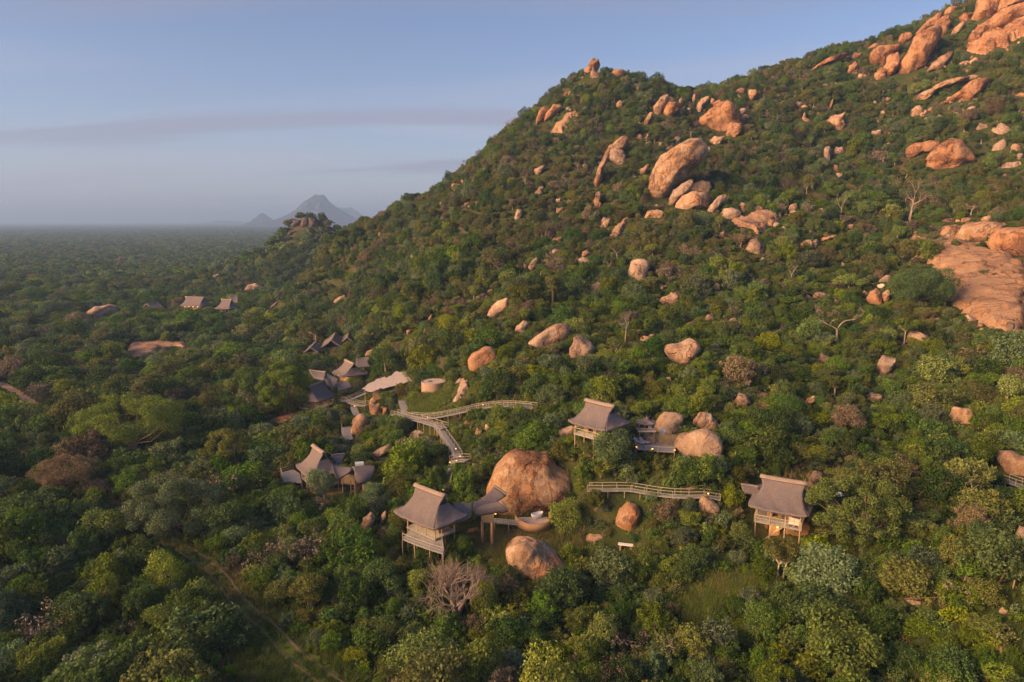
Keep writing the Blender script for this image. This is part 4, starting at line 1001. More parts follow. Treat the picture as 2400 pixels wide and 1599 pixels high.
# ------------------------------------------------------------------ the main thatched lodges
def lodge(label, fp, floor_dz=1.95, wall_in=1.0, posts_n=4, rail=True, light=60, cat='lodge', wall=True, grow=.95, inset=.9):
    X, Y, zr, an, Lr, Le, We, Hh = fp
    gz = float(H(X, Y)); o = (X, Y, gz); e = empty('thatched_lodge', o); tag(e, label, cat)
    rf = roof(e, o, *fp)
    ze = zr - Hh; zf = ze - floor_dz; Wl = local(X, Y, an)
    a, b_ = Le - inset - .05, We - inset + .05
    deck(e, o, [Wl(-a, -b_, zf), Wl(a, -b_, zf), Wl(a, b_, zf), Wl(-a, b_, zf)], .22, 'floor', DECKM)
    for sy in (-1, 1):
        for i in range(posts_n):
            x = -a + .15 + (2 * a - .3) * i / (posts_n - 1)
            post(e, o, Wl(x, sy * (b_ - .12), ze + .02))
    if rail:
        railing(e, o, [Wl(-a, b_ * .2, zf), Wl(-a, -b_, zf), Wl(a, -b_, zf), Wl(a, b_ * .3, zf)], .85, 2.2)
    if wall:
        w = wall_in
        for (p0, p1) in (((-a + w, -b_ + w * 1.4), (a - w, -b_ + w * 1.4)), ((a - w, -b_ + w * 1.4), (a - w, b_ - .3)), ((-a + w, -b_ + w * 1.4), (-a + w, b_ - .3)), ((-a + w, b_ - .3), (a - w, b_ - .3))):
            front = p0[1] == p1[1] and p0[1] < 0
            q0, q1 = Wl(*p0, zf), Wl(*p1, zf); hh = ze + .5 - zf
            d = q1 - q0
            if front:      # open front: panels with gaps
                for f0, f1 in ((0, .18), (.42, .58), (.82, 1)):
                    MB().sheet(np.array([[q0 + d * f0, q0 + d * f0 + (0, 0, hh)], [q0 + d * f1, q0 + d * f1 + (0, 0, hh)]]), .02).build('wall_panel', POLE, e, origin=o)
            else:
                wb = MB(); n = np.array([-d[1], d[0], 0]) / (np.linalg.norm(d[:2]) + 1e-9) * .08
                v = [q0 - n, q1 - n, q1 + n, q0 + n]; v += [p + np.array([0, 0, hh]) for p in v]
                wb.add(v, [(0, 3, 2, 1), (4, 5, 6, 7), (0, 1, 5, 4), (1, 2, 6, 5), (2, 3, 7, 6), (3, 0, 4, 7)]); wb.build('wall', MUD, e, origin=o)
    if light: bulb(e, o, Wl(a * .45, -b_ + .75, ze - .05), light); bulb(e, o, Wl(-a * .5, -b_ + .75, ze - .05), light * .6)
    protpts([Wl(sx * (Le), sy * We, ze) for sx in (-1, 1) for sy in (-1, 1)] + [Wl(-Lr, 0, zr), Wl(Lr, 0, zr)], grow)
    protpts([Wl(sx * a, -b_, z) for sx in (-1, 1) for z in (ze, zf - .1)] , .9)
    return e, o, Wl, zf, ze, a, b_
def wing(e, o, fr, net, ridge_edge=None):
    G = patch_grid(zig(fr, net)); w = MB()
    n = np.cross(G[1, 0] - G[0, 0], G[0, 1] - G[0, 0])
    w.sheet(G if n[2] > 0 else G[:, ::-1], .22)
    r = w.build('wing_roof', THATCH, e, True, origin=o)
    protpts(G[::4, ::4].reshape(-1, 3), .95)
    if ridge_edge is not None:
        E = {'l': G[0], 'r': G[-1], 'b': G[:, 0], 'f': G[:, -1]}[ridge_edge]; rb = MB()
        for p, q in zip(E[:-1], E[1:]): rb.bar(p + (0, 0, .05), q + (0, 0, .05), .30, .16)
        rb.build('ridge_cap', THATCH_RIDGE, r, origin=o)
    return r

# front lodge with its terrace and bath wing
FP1 = (-10.87, 85.86, 9.9, -.72, 2.88, 4.35, 3.25, 3.25)
e, o, Wl, zf, ze, a, b_ = lodge('thatched front lodge with a wide empty terrace and a forked bath wing', FP1, 2.3, 1.0, rail=False, light=70, inset=1.45)
zt = zf - .25
ter = [at_z('B', x, y, zt) for x, y in ((276,1058),(400,1110),(555,1165),(690,1207),(703,1165),(672,1010),(620,990),(380,925))]
deck(e, o, ter, .18, 'terrace'); protpts(ter, .97)
railing(e, o, ter[:4] + [ter[5]], .75, 2.6, (.5,))
for p in [ter[0], ter[1], ter[2], ter[3]] + [(ter[0] + ter[7]) / 2, (ter[1] + ter[7]) / 2 , (ter[2] + ter[6]) / 2, (ter[3] + ter[5]) / 2]: post(e, o, p - np.array([0, 0, .1]), w=.14)
wing(e, o, 'B', [[(790,680,7.0),(800,770,6.7),(770,905,6.0)], [(890,694,6.5),(890,765,6.2),(895,868,5.6)], [(990,678,6.7),(985,750,6.2),(975,825,5.5)]])
wing(e, o, 'B', [[(990,690,6.6),(1000,745,6.2),(1025,805,5.7)], [(1105,628,7.0),(1135,672,6.6),(1160,722,6.1)], [(1212,520,8.2),(1275,560,7.8),(1337,605,7.3)]], 'r')
wing(e, o, 'B', [[(1035,740,6.4),(1025,775,6.0),(1040,815,5.5)], [(1160,692,6.9),(1170,740,6.5),(1180,792,5.7)], [(1268,676,7.2),(1322,718,6.8),(1352,772,5.9)]], 'r')
zb = 3.2
bd = [at_z('B', x, y, zb) for x, y in ((1080,850),(1090,885),(1215,890),(1360,905),(1510,918),(1515,868),(1290,858))]
deck(e, o, bd, .16, 'bath_deck'); railing(e, o, [bd[2], bd[3], bd[4]], .6, 1.6); protpts(bd, .97)
for p in bd[1:5]: post(e, o, p, w=.13)
wl_ = [at_z('B', x, y, zb) for x, y in ((1082,870),(1210,882))]
wb = MB(); wb.bar(wl_[0] + (0, 0, .6), wl_[1] + (0, 0, .6), .12, 1.3); wb.build('bath_wall', REED, e, origin=o)
for x, y in ((1090,880), (1190,890)): post(e, o, at_z('B', x, y, zb + 1.5), w=.42, name='pillar', mat=MUD)
# curved bathtub terrace with parapet
cT = at_z('B', 1612, 868, zb); rT = 2.35
ang = np.linspace(math.radians(150), math.radians(400), 26)
ring = np.stack([cT[0] + rT * np.cos(ang), cT[1] + rT * .8 * np.sin(ang) * 1.0, np.full(26, zb)], 1)
deck(e, o, ring, .2, 'bath_floor', CONC)
a2 = np.linspace(math.radians(185), math.radians(385), 24)
par = MB(); hp = .35 + .55 * np.clip((np.abs(a2 - math.radians(285)) - .5) / 1.2, 0, 1)
Rr = np.array([rT + .08, rT + .30])
G = np.array([[(cT[0] + r_ * math.cos(q), cT[1] + r_ * .8 * math.sin(q), zb + h_) for r_ in Rr] for q, h_ in zip(a2, hp)])
par.sheet(G[:, ::-1], 1.15); par.build('parapet', MUD, e, True, origin=o)
for q in (-120, -90, -60): post(e, o, (cT[0] + 2.0 * math.cos(R(q)), cT[1] + 1.7 * math.sin(R(q)), zb), w=.12)
protpts(np.concatenate([ring, ring - (0, 0, .8)]), .97)
def bathtub(p, rz, label, s=1.0):
    e2 = empty('bathtub', tuple(p), rz); tag(e2, label, 'bathtub')
    n = 20; q = np.linspace(0, 2 * math.pi, n, endpoint=False)
    rings = [(.55, .26, 0), (.78, .38, .30), (.86, .43, .60), (.80, .37, .60), (.70, .30, .30), (.5, .2, .14)]
    V = np.concatenate([np.stack([A_ * s * np.cos(q), B_ * s * np.sin(q), np.full(n, z * s) + .10 * s * (np.cos(q) ** 2) * (z > .5)], 1) for A_, B_, z in rings])
    F = [(k * n + i, k * n + (i + 1) % n, (k + 1) * n + (i + 1) % n, (k + 1) * n + i) for k in range(5) for i in range(n)]
    link('tub', fmesh('tub', V, [np.array(F), np.array([[5 * n + i for i in range(n)]])], [WHITE], True), e2)
    MB().bar((.5 * s, .30 * s, .0), (.5 * s, .30 * s, .85 * s), .04, n=6).bar((.5 * s, .30 * s, .85 * s), (.5 * s, .12 * s, .85 * s), .04, n=6).build('tap', METAL, e2)
    return e2
bathtub(at_z('B', 1650, 845, zb) , .5, 'white free-standing bathtub on the curved terrace by the giant boulder', 1.15)
lamp(at_z('B', 1690, 752, zb + .1), 'glowing lantern behind the white bathtub', None, .16, 'lantern')
bulb(e, o, at_z('B', 1205, 672, 6.0), 30); bulb(e, o, at_z('B', 1225, 800, 5.0), 25)
bl = bpy.data.lights.new('bath_light', 'POINT'); bl.energy = 90; bl.color = (1, .55, .2); bl.shadow_soft_size = .3
blo = bpy.data.objects.new('bath_light', bl); COL.objects.link(blo); blo.parent = e; blo.location = at_z('B', 1690, 740, zb + .7) - np.array(o) - np.array([0, .4, 0])

def lounger(p, rz, label, group=None):
    e2 = empty('sun_lounger', tuple(p), rz); tag(e2, label, 'sun lounger', group)
    MB().box((0, .1, .34), (.62, 1.25, .09)).build('seat_cushion', CLOTH, e2)
    MB().add([(-.31, .70, .32), (.31, .70, .32), (.31, 1.22, .78), (-.31, 1.22, .78), (-.31, .74, .24), (.31, .74, .24), (.31, 1.28, .71), (-.31, 1.28, .71)], [(0, 1, 2, 3), (7, 6, 5, 4), (0, 4, 5, 1), (1, 5, 6, 2), (2, 6, 7, 3), (3, 7, 4, 0)])
    mb = MB(); mb.add([(-.31, .70, .32), (.31, .70, .32), (.31, 1.22, .78), (-.31, 1.22, .78), (-.31, .74, .24), (.31, .74, .24), (.31, 1.28, .71), (-.31, 1.28, .71)], [(0, 1, 2, 3), (7, 6, 5, 4), (0, 4, 5, 1), (1, 5, 6, 2), (2, 6, 7, 3), (3, 7, 4, 0)]); mb.build('backrest', CLOTH, e2)
    MB().box((0, .1, .26), (.66, 1.3, .05)).build('frame', POLE, e2)
    for x in (-.28, .28):
        for y in (-.45, .65): MB().box((x, y, .12), (.06, .06, .24)).build('leg', POLE, e2)
    return e2

# uphill lodge with the lounger terrace
FP3 = (13.05, 98.05, 18.53, -.79, 2.65, 3.75, 3.43, 2.84)
e, o, Wl, zf, ze, a, b_ = lodge('thatched uphill lodge on stilts behind a leafy tree', FP3, light=90)
zt = zf - 1.9
ter = [at_z('J', x, y, zt) for x, y in ((1062,595),(1088,712),(1200,728),(1330,740),(1510,748),(1530,690),(1300,630),(1150,585))]
deck(e, o, ter, .18, 'terrace'); protpts(ter, 1.0)
railing(e, o, [ter[0], ter[1], ter[2], ter[3], ter[4]], .65, 1.8, ())
for p in ter[1:5]: post(e, o, p, w=.13)
for p, q in ((ter[1], 'left'), ((ter[2] + ter[3]) / 2, 'middle'), (ter[4], 'right')):
    lamp(p + np.array([.05, .15, .02]), q + ' lamp of three along the lounger terrace edge', 'lamps of the lounger terrace', .09)
lounger(at_z('J', 1140, 668, zt), .75, 'left sun lounger with white cushion on the boulder terrace', 'sun loungers on the terrace')
lounger(at_z('J', 1200, 662, zt), .75, 'right sun lounger with white cushion on the boulder terrace', 'sun loungers on the terrace')
boulder('J', [(1145,612),(1180,552),(1230,540),(1280,580),(1302,652),(1220,645)], 'tan rock rising through the lounger terrace', ROCK, .8, .5, depth=float(project(at_z('J', 1220, 640, zt))[2]))
sc = [at_z('J', x, y, zt) for x, y in ((1282,640),(1360,660),(1440,675),(1525,680))]
sb = MB(); sb.sheet(np.array([[p + (0, 0, 0), p + (0, 0, 1.75)] for p in sc]), .03)
rs = link('reed_screen', None, None, tuple(sc[1])); tag(rs, 'curved reed screen at the back of the lounger terrace', 'screen')
for k in range(40):
    f = k / 39 * 3; i = min(int(f), 2); p = sc[i] + (sc[i + 1] - sc[i]) * (f - i)
    MB().bar(p, p + np.array([0, 0, 1.65 + .12 * math.sin(k * 2.7)]), .14, .05, n=5).build('reed_bundle', REED, rs, origin=sc[1])
protpts([q for p in sc for q in (p, p + (0, 0, 1.7))], 1.0)
sk = [at_z('J', x, y, zt + .2) for x, y in ((1300,575),(1520,590),(1525,640),(1290,620))]
bathtub(at_z('J', 1378, 566, zt + .6), 1.2, 'white crescent bathtub in front of the domed boulder', 1.0)
# little bath pavilion
pv = [(1082,410),(1300,408),(1310,440),(1085,440)]
pz = zf + .2
pc = at_z('J', 1195, 500, pz); pe = empty('bath_pavilion', tuple(pc)); tag(pe, 'small open thatched bath pavilion beside the uphill lodge', 'pavilion')
roof(pe, pc, pc[0], pc[1] + .2, pz + 1.75, -.1, .35, 1.45, 1.05, .55, ridge=False)
deck(pe, pc, [pc + (-1.35, -.85, 0), pc + (1.4, -.85, 0), pc + (1.4, .85, 0), pc + (-1.35, .85, 0)], .2, 'floor', CONC)
for x in (-1.2, -.4, .4, 1.2): post(pe, pc, pc + (x, -.75, 1.2), pz, .08)
for x in (-1.2, 1.2): post(pe, pc, pc + (x, .75, 1.2), pz, .08)
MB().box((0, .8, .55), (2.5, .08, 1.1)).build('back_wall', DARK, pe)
MB().box((.6, -.1, .5), (.55, .05, .8), .3).build('mirror', METAL, pe)
MB().bar((-1.3, -.8, .35), (1.3, -.8, .35), .05).build('handrail', RAILM, pe)
for x in (-1.1, 1.1): post(pe, pc, pc + (x, -.7, 0), w=.12)
protpts([pc + (x, -.9, z) for x in (-1.4, 1.4) for z in (-.2, 1.8)], .97)

# right lodge on tall posts
FP4 = (35.63, 84.97, 11.71, -.50, 2.8, 3.78, 4.45, 2.8)
e, o, Wl, zf, ze, a, b_ = lodge('thatched right lodge raised on tall posts beside the big green tree', FP4, 2.2, 1.4, 4, True, 60)
wing(e, o, 'K', [[(413,262,9.9),(425,310,9.4),(450,345,9.0)], [(505,272,9.8),(520,320,9.3),(530,360,8.9)], [(595,288,9.7),(610,320,9.3),(640,360,8.9)]], 'b')
for (x0, x1, y0, y1, nmz, mt) in ((720, 830, 655, 790, 'undercroft_wall', MUD), (905, 990, 690, 795, 'undercroft_wall', MUD)):
    p, q = at_z('K', x0, y1, 4.6), at_z('K', x1, y1, 4.6)
    MB().bar(p + (0, 0, .9), q + (0, 0, .9), .3, 2.6).build(nmz, mt, e, origin=o)
bulb(e, o, Wl(0, -b_ + .4, zf - .5), 90)
MB().bar(Wl(-a * .6, -b_ + .2, zf - 2.6), Wl(a * .2, -b_ + .2, zf - .3), .14).build('brace', POLE, e, origin=o)
protpts([Wl(sx * a, -b_, z) for sx in (-1, 1) for z in (ze, zf - 2.6)], .92)
def chair(p, rz, label, group=None):
    e2 = empty('armchair', tuple(p), rz); tag(e2, label, 'armchair', group)
    MB().box((0, 0, .38), (.6, .6, .14)).build('seat', CLOTH, e2); MB().box((0, .30, .68), (.6, .12, .55)).build('backrest', CLOTH, e2)
    for x in (-.26, .26):
        for y in (-.26, .26): MB().box((x, y, .15), (.06, .06, .31)).build('leg', POLE, e2)
for k, (x, q) in enumerate(((.55, 'left'), (.78, 'right'))):
    chair(Wl(a * x, -b_ + .55, zf), FP4[3] , q + ' pale armchair on the right lodge veranda', 'veranda armchairs')

# eyebrow-roofed lodge
FP2 = (-32.05, 108.28, 7.9, -.93, 2.4, 4.0, 2.95, 3.35)
e, o, Wl, zf, ze, a, b_ = lodge('thatched lodge with an eyebrow-arched wing and a small tree in front', FP2, 2.2, 1.2, 4, True, 30)
te = [at_z('A', x, y, zf - .2) for x, y in ((228,1365),(250,1450),(420,1455),(400,1370),(340,1330))]
deck(e, o, te, .16, 'terrace'); railing(e, o, [te[1], te[0], te[4]], .8, 1.6); protpts(te, .97)
for p in te[:3]: post(e, o, p, w=.14)
wing(e, o, 'A', [[(690,1270,5.6),(710,1340,5.3),(740,1405,4.7)], [(770,1300,5.2),(770,1350,5.0),(770,1412,4.5)], [(890,1312,5.3),(880,1330,5.3),(875,1342,5.3)]])
wing(e, o, 'A', [[(880,1308,5.4),(900,1335,5.4),(905,1350,5.2)], [(1000,1296,5.2),(990,1370,4.9),(940,1452,4.0)], [(1092,1300,5.0),(1085,1360,4.6),(1060,1418,4.0)]], None)
wing(e, o, 'A', [[(690,1205,5.6),(715,1240,5.3),(740,1275,5.0)], [(755,1198,5.5),(770,1235,5.2),(780,1270,4.9)], [(820,1190,5.3),(805,1225,5.1),(790,1262,4.8)]], 'b')
for x, y, w_ in ((795,1420,.15), (870,1430,.15), (915,1460,.5), (990,1460,.5), (1045,1430,.5)):
    post(e, o, at_z('A', x, y, 3.6), w=w_, name='post' if w_ < .3 else 'pillar', mat=POLE if w_ < .3 else MUD)
p, q = at_z('A', 915, 1480, 2.9), at_z('A', 1050, 1455, 2.9)
MB().bar(p, q, .3, .7).build('plinth', MUD, e, origin=o)
p, q = at_z('A', 770, 1440, 3.1), at_z('A', 905, 1455, 3.1)
MB().bar(p + (0, .6, .2), q + (0, .6, .2), .12, 1.7).build('wall_panel', POLE, e, origin=o)
protpts([at_z('A', x, y, 3) for x, y in ((770,1420),(1060,1420),(1050,1520),(780,1500))], .95)
wt = at_z('A', 950, 1290, 5.0)
MB().box(wt, (1.4, 1.0, .7), .2).build('roof_tank', METAL, e, origin=o)

# thatched hall cluster
FP5 = (-46.75, 158.31, 6.93, 1.23, 3.16, 4.06, 3.57, 3.24)
e, o, Wl, zf, ze, a, b_ = lodge('low wide thatched hall with many joined roofs above red earth', FP5, 2.2, 1.3, 4, True, 40, 'hall')
FP5B = (-42.89, 176.81, 8.37, -.98, 3.22, 3.93, 4.0, 2.96)
roof(e, o, *FP5B); Wq = local(*FP5B[:2], FP5B[3])
for sx in (-1, 1):
    for sy in (-1, 1): post(e, o, Wq(sx * 3.2, sy * 3.2, 5.9))
MB().box((FP5B[0], FP5B[1], 4.2), (4.4, 4.4, 3.2), FP5B[3]).build('wall', MUD, e, origin=o)
bulb(e, o, Wq(3.3, -2.6, 5.3), 60); bulb(e, o, Wq(1.5, -3.7, 5.3), 60)
protpts([Wq(sx * 3.9, sy * 4.0, 5.4) for sx in (-1, 1) for sy in (-1, 1)] + [Wq(-3.2, 0, 8.4), Wq(3.2, 0, 8.4)], .95)
wing(e, o, 'A', [[(488,420,6.4),(505,450,6.1),(530,490,5.6)], [(565,432,6.2),(570,470,5.9),(590,505,5.5)], [(642,438,6.4),(635,475,6.1),(620,510,5.8)]], 'b')
wing(e, o, 'A', [[(650,445,6.8),(655,490,6.4),(640,530,6.2)], [(690,470,6.4),(690,520,5.9),(690,560,5.6)], [(760,500,6.1),(745,540,5.7),(730,580,5.4)]])
wing(e, o, 'A', [[(735,548,5.9),(745,580,5.5),(755,610,5.0)], [(790,535,5.9),(805,570,5.4),(815,598,5.0)], [(850,524,6.1),(872,555,5.6),(892,575,5.1)]], 'b')
wing(e, o, 'A', [[(925,322,6.9),(915,360,6.4),(905,398,5.8)], [(980,312,6.9),(985,352,6.4),(985,395,5.8)], [(1036,308,7.0),(1045,350,6.4),(1048,390,5.8)]], 'b')
wing(e, o, 'A', [[(615,482,7.6),(628,500,7.4),(645,560,6.2)], [(640,500,7.5),(655,520,7.3),(670,570,6.0)], [(665,505,7.3),(690,530,6.9),(700,580,5.8)]])

# three small gabled cottages
def gable_hut(label, fr, ridge, w, drop, zr, group=None):
    A_, B_ = at_z(fr, *ridge[0], zr), at_z(fr, *ridge[1], zr); d = unit(B_ - A_); n = np.array([-d[1], d[0], 0])
    o = ((A_ + B_) / 2); o[2] = float(H(o[0], o[1])); e = empty('thatched_cottage', tuple(o)); tag(e, label, 'cottage', group)
    mb = MB()
    for s in (-1, 1):
        G = np.array([[A_ + (B_ - A_) * u_ + n * s * w * t_ - np.array([0, 0, drop * (1.25 * t_ - .25 * t_ * t_)]) for t_ in np.linspace(0, 1, 6)] for u_ in np.linspace(0, 1, 5)])
        mb.sheet(G if s > 0 else G[::-1], .22)
    r = mb.build('roof', THATCH, e, origin=o)
    rb = MB()
    for E in (A_, B_):
        for s in (-1, 1): rb.bar(E + (0, 0, .12), E + n * s * w - np.array([0, 0, drop - .12]), .24, .14)
    rb.bar(A_ + (0, 0, .12), B_ + (0, 0, .12), .4, .16); rb.build('barge_edge', THATCH_RIDGE, r, origin=o)
    L = np.linalg.norm(B_ - A_); c = (A_ + B_) / 2; an = math.atan2(d[1], d[0]); zb_ = float(H(c[0], c[1])) - .5
    ht = zr - drop - zb_
    MB().box((c[0], c[1], zb_ + ht / 2), (L * .82, 2 * w * .78, ht), an).build('wall', MUD, e, origin=o)
    for E, s in ((A_, 1), (B_, -1)):
        g_ = MB()
        q = E + d * s * L * .09
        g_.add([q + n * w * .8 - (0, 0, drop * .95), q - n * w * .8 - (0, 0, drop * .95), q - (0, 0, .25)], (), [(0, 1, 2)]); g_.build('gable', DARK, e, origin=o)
    protpts([A_, B_] + [E + n * s * w - (0, 0, drop) for E in (A_, B_) for s in (-1, 1)], .95)
gable_hut('left small cottage under the branching tree', 'A', ((500,215),(545,165)), 2.2, 1.6, 6.0)
gable_hut('middle and largest of the three small gabled cottages', 'A', ((690,150),(725,85)), 3.6, 2.5, 7.2)
gable_hut('right and smallest-looking gabled cottage next to the largest one', 'A', ((835,125),(850,80)), 2.0, 1.7, 7.4)
# far lodge with lit veranda, and its cluster
FF1 = (-156.23, 335.03, 8.04, -.24, 5.4, 6.2, 4.45, 3.85)
e, o, Wl, zf, ze, a, b_ = lodge('far lodge with a lit veranda on the plain', FF1, 1.7, 1.2, 7, True, 50, grow=1.0)
for k in range(4): bulb(e, o, Wl(-a * .7 + k * a * .45, -b_ + .5, ze - .5), 25, .25)
FF2 = (-136.8, 326.0, 7.88, -.28, 3.0, 4.6, 4.4, 4.0)
e, o, Wl, zf, ze, a, b_ = lodge('far thatched lodge right of the lit veranda', FF2, 1.8, 1.5, 4, False, 0, grow=1.0)
wing(e, o, 'Q', [[(1530,350,7.4),(1560,410,6.6),(1590,470,5.8)], [(1640,335,7.4),(1660,400,6.6),(1680,470,5.8)], [(1735,325,7.4),(1740,400,6.6),(1730,480,5.8)]], 'b')
gable_hut('grey roof half hidden left of the lit far lodge', 'P', ((808,735),(868,728)), 3.5, 2.0, 5.0)
gable_hut('grey cottage roof alone right of the far lodges', 'P', ((1512,742),(1545,714)), 2.5, 2.0, 6.5)

# ------------------------------------------------------------------ white canopy, water tank
cn = [(975,592),(1040,540),(1130,502),(1250,474),(1255,440),(1330,434),(1398,430),(1405,500),(1428,520),(1300,556),(1180,586),(1060,618),(1020,612)]
zc_ = float(ground('A', 1200, 640)[2]) + 2.9
cp = np.array([at_z('A', x, y, zc_) for x, y in cn]); cc = cp.mean(0); co_ = (cc[0], cc[1], float(H(cc[0], cc[1])))
ce = empty('reed_canopy', co_); tag(ce, 'wide bleached canopy roof beside the thatched hall', 'canopy')
gc = np.random.default_rng(9)
_cx, _cy = np.array(cn, float).T
for k in range(15):                       # reed mats laid side by side, their ends uneven
    f0, f1 = k / 15, (k + 1.03) / 15
    xa, xb = 975 + f0 * 453, 975 + f1 * 453
    def span(x):
        ys = []
        for i in range(len(cn)):
            (ax_, ay_), (bx_, by_) = cn[i], cn[(i + 1) % len(cn)]
            if (ax_ - x) * (bx_ - x) <= 0 and ax_ != bx_: ys.append(ay_ + (by_ - ay_) * (x - ax_) / (bx_ - ax_))
        return (min(ys), max(ys)) if len(ys) > 1 else (592, 594)
    (ta, ba), (tb, bb_) = span(min(max(xa, 976), 1427)), span(min(max(xb, 976), 1427))
    j1, j2 = gc.uniform(-7, 5, 2); zz = zc_ + .006 * (k % 2)
    deck(ce, co_, [at_z('A', xa, ta + j1, zz), at_z('A', xb, tb + j1, zz + .003), at_z('A', xb, bb_ + j2, zz - .08), at_z('A', xa, ba + j2, zz - .08)], .05, 'reed_mat', CANOPY)
for i in (0, 2, 5, 7, 9, 11): post(ce, co_, cp[i] * .9 + cc * .1, w=.16)
for k in range(-12, 13):
    pass
protpts(cp, .97)
for (x, y, h_) in ((1145, 480, 2.2), (1175, 600, 0)):
    if h_: post(ce, co_, at_z('A', x, y, zc_ + h_), zc_, .07, 'aerial', RAILM)
st = at_z('A', 1120, 640, zc_ - 1.6)
MB().box(st, (1.8, 1.2, 2.4), .2).build('stone_pier', MUD, ce, origin=co_)

tk = ground('A', 1632, 600); tk[2] += .15; tz = float(tk[2])
te_ = empty('water_tank', (tk[0], tk[1], tz)); tag(te_, 'round low water tank with a pale lid on the slope', 'water tank')
n = 40; q = np.linspace(0, 2 * math.pi, n, endpoint=False); rt_ = 111 / 3.92 / FOC * float(project(tk)[2])
prof = [(rt_, -.6), (rt_, 1.72), (rt_ - .02, 1.76), (rt_ - .16, 1.76), (rt_ - .2, 1.66)]
V = np.concatenate([np.stack([r_ * np.cos(q), r_ * np.sin(q), np.full(n, z)], 1) for r_, z in prof])
F = [(k * n + i, k * n + (i + 1) % n, (k + 1) * n + (i + 1) % n, (k + 1) * n + i) for k in range(4) for i in range(n)]
link('tank_wall', fmesh('tank_wall', V, [np.array(F)], [simple('tank_render', (0.36, 0.25, 0.185), .95, .18, 1.2)], True), te_)
V = np.stack([(rt_ - .2) * np.cos(q), (rt_ - .2) * np.sin(q), np.full(n, 1.662)], 1)
lid = link('lid', fmesh('lid', V, [np.array([list(range(n))])], [CONC]), te_)
MB().box((-.75, .15, 1.70), (.95, .8, .07), .3).build('hatch', DARKLID, te_)
MB().bar((rt_ * .9, .6, 1.6), (rt_ * .9, .6, 2.2), .07, n=6).build('pipe', METAL, te_)
protpts(np.concatenate([np.stack([rt_ * np.cos(q), rt_ * np.sin(q), np.full(n, z)], 1) for z in (0, 1.8)]) + tk, .98)

# ------------------------------------------------------------------ boardwalks
def boardwalk(label, fr, pts, width=1.3, lift=1.0, rails='lr', step=1.9, legs=True, zs=None, mids=(.5,), h=.85, prot=True, lamps=(), plow=0.0):
    C = [hit_lift(*tp(fr, x, y), lift) for x, y in pts]
    C = np.array(C)
    if zs is not None: C = np.array([at_z(fr, x, y, z) for (x, y), z in zip(pts, zs)])
    # smooth
    D = [C[0]]
    for i in range(len(C) - 1):
        for k in (1, 2, 3): D.append(C[i] + (C[i + 1] - C[i]) * k / 3)
    D = np.array(D); S = D.copy()
    for _ in range(3): S[1:-1] = .25 * S[:-2] + .5 * S[1:-1] + .25 * S[2:]
    d = np.gradient(S, axis=0); d[:, 2] = 0; d = unit(d); nrm = np.stack([-d[:, 1], d[:, 0], 0 * d[:, 0]], 1)
    Lf, Rt = S + nrm * width / 2, S - nrm * width / 2
    o = S[len(S) // 2].copy(); o[2] = float(H(o[0], o[1])); e = empty('boardwalk', tuple(o)); tag(e, label, 'boardwalk')
    mb = MB(); mb.sheet(np.stack([Rt, Lf], 1), .12); mb.build('deck', DECKM, e, origin=o)
    nb = MB()
    seglen = np.concatenate([[0], np.cumsum(np.linalg.norm(np.diff(S, axis=0), axis=1))])
    for side, E in (('l', Lf), ('r', Rt)):
        if side in rails:
            nn = max(2, int(seglen[-1] / step)); tt = np.linspace(0, seglen[-1], nn + 1)
            railing(e, o, np.stack([np.interp(tt, seglen, E[:, k]) for k in range(3)], 1), h, step * 1.3, mids)
        if legs:
            for t_ in np.arange(.4, seglen[-1], 2.4):
                p = np.array([np.interp(t_, seglen, E[:, k]) for k in range(3)])
                if p[2] - H(p[0], p[1]) > .25: post(e, o, p - (0, 0, .1), w=.11)
    if prot:
        for i in range(0, len(S) - 1):
            protpts([Lf[i] + (0, 0, plow), Rt[i] + (0, 0, plow), Lf[i + 1] + (0, 0, plow), Rt[i + 1] + (0, 0, plow), Lf[i] + (0, 0, h), Rt[i] + (0, 0, h), Lf[i + 1] + (0, 0, h), Rt[i + 1] + (0, 0, h)], 1.0)
    return e, S, Lf, Rt
boardwalk('long curved walkway climbing to the uphill lodge', 'A', [(2560,770),(2400,752),(2260,748),(2100,762),(1900,806),(1700,850),(1560,868),(1410,848)], 1.2, 1.2, plow=.3)
boardwalk('straight unrailed ramp from the canopy to the junction', 'A', [(1340,700),(1360,770),(1390,840)], 1.6, .5, '', legs=False)
boardwalk('middle walkway on thin posts ending in a platform', 'A', [(1270,825),(1340,842),(1430,868),(1540,893),(1640,925),(1735,955)], 1.5, 1.5)
boardwalk('walkway descending from the platform to the steps', 'A', [(1668,940),(1705,985),(1745,1050),(1795,1120),(1835,1180),(1858,1225)], 1.4, 1.2)
boardwalk('short landing where the descending walkway ends', 'A', [(1785,1272),(1850,1245),(1940,1252)], 1.6, 1.0)
boardwalk('lowest stretch of path going down to the front lodge', 'A', [(1800,1290),(1790,1350),(1765,1430),(1738,1530)], 1.1, .7, 'l', prot=False)
boardwalk('walkway from the thatched hall to the canopy', 'A', [(770,705),(850,700),(930,668),(1010,632)], 1.3, 1.2)
boardwalk('walkway dropping from the hall past the knobbly rock', 'A', [(835,700),(900,735),(960,748),(1020,742)], 1.3, 1.0)
boardwalk('short grey ramp beside the leaning boulder top', 'A', [(895,755),(910,800),(928,838)], 1.5, .6, '', legs=False)
boardwalk('little ramp with a rail left of the leaning boulder', 'A', [(830,945),(828,1000),(850,1060)], 1.9, .8, 'r')
BW = boardwalk('lower walkway winding right from the giant boulder', 'J', [(560,1165),(700,1168),(860,1165),(1020,1160),(1180,1195),(1350,1222),(1520,1240),(1700,1243),(1880,1232),(2010,1265)], 1.1, .7, plow=.3)
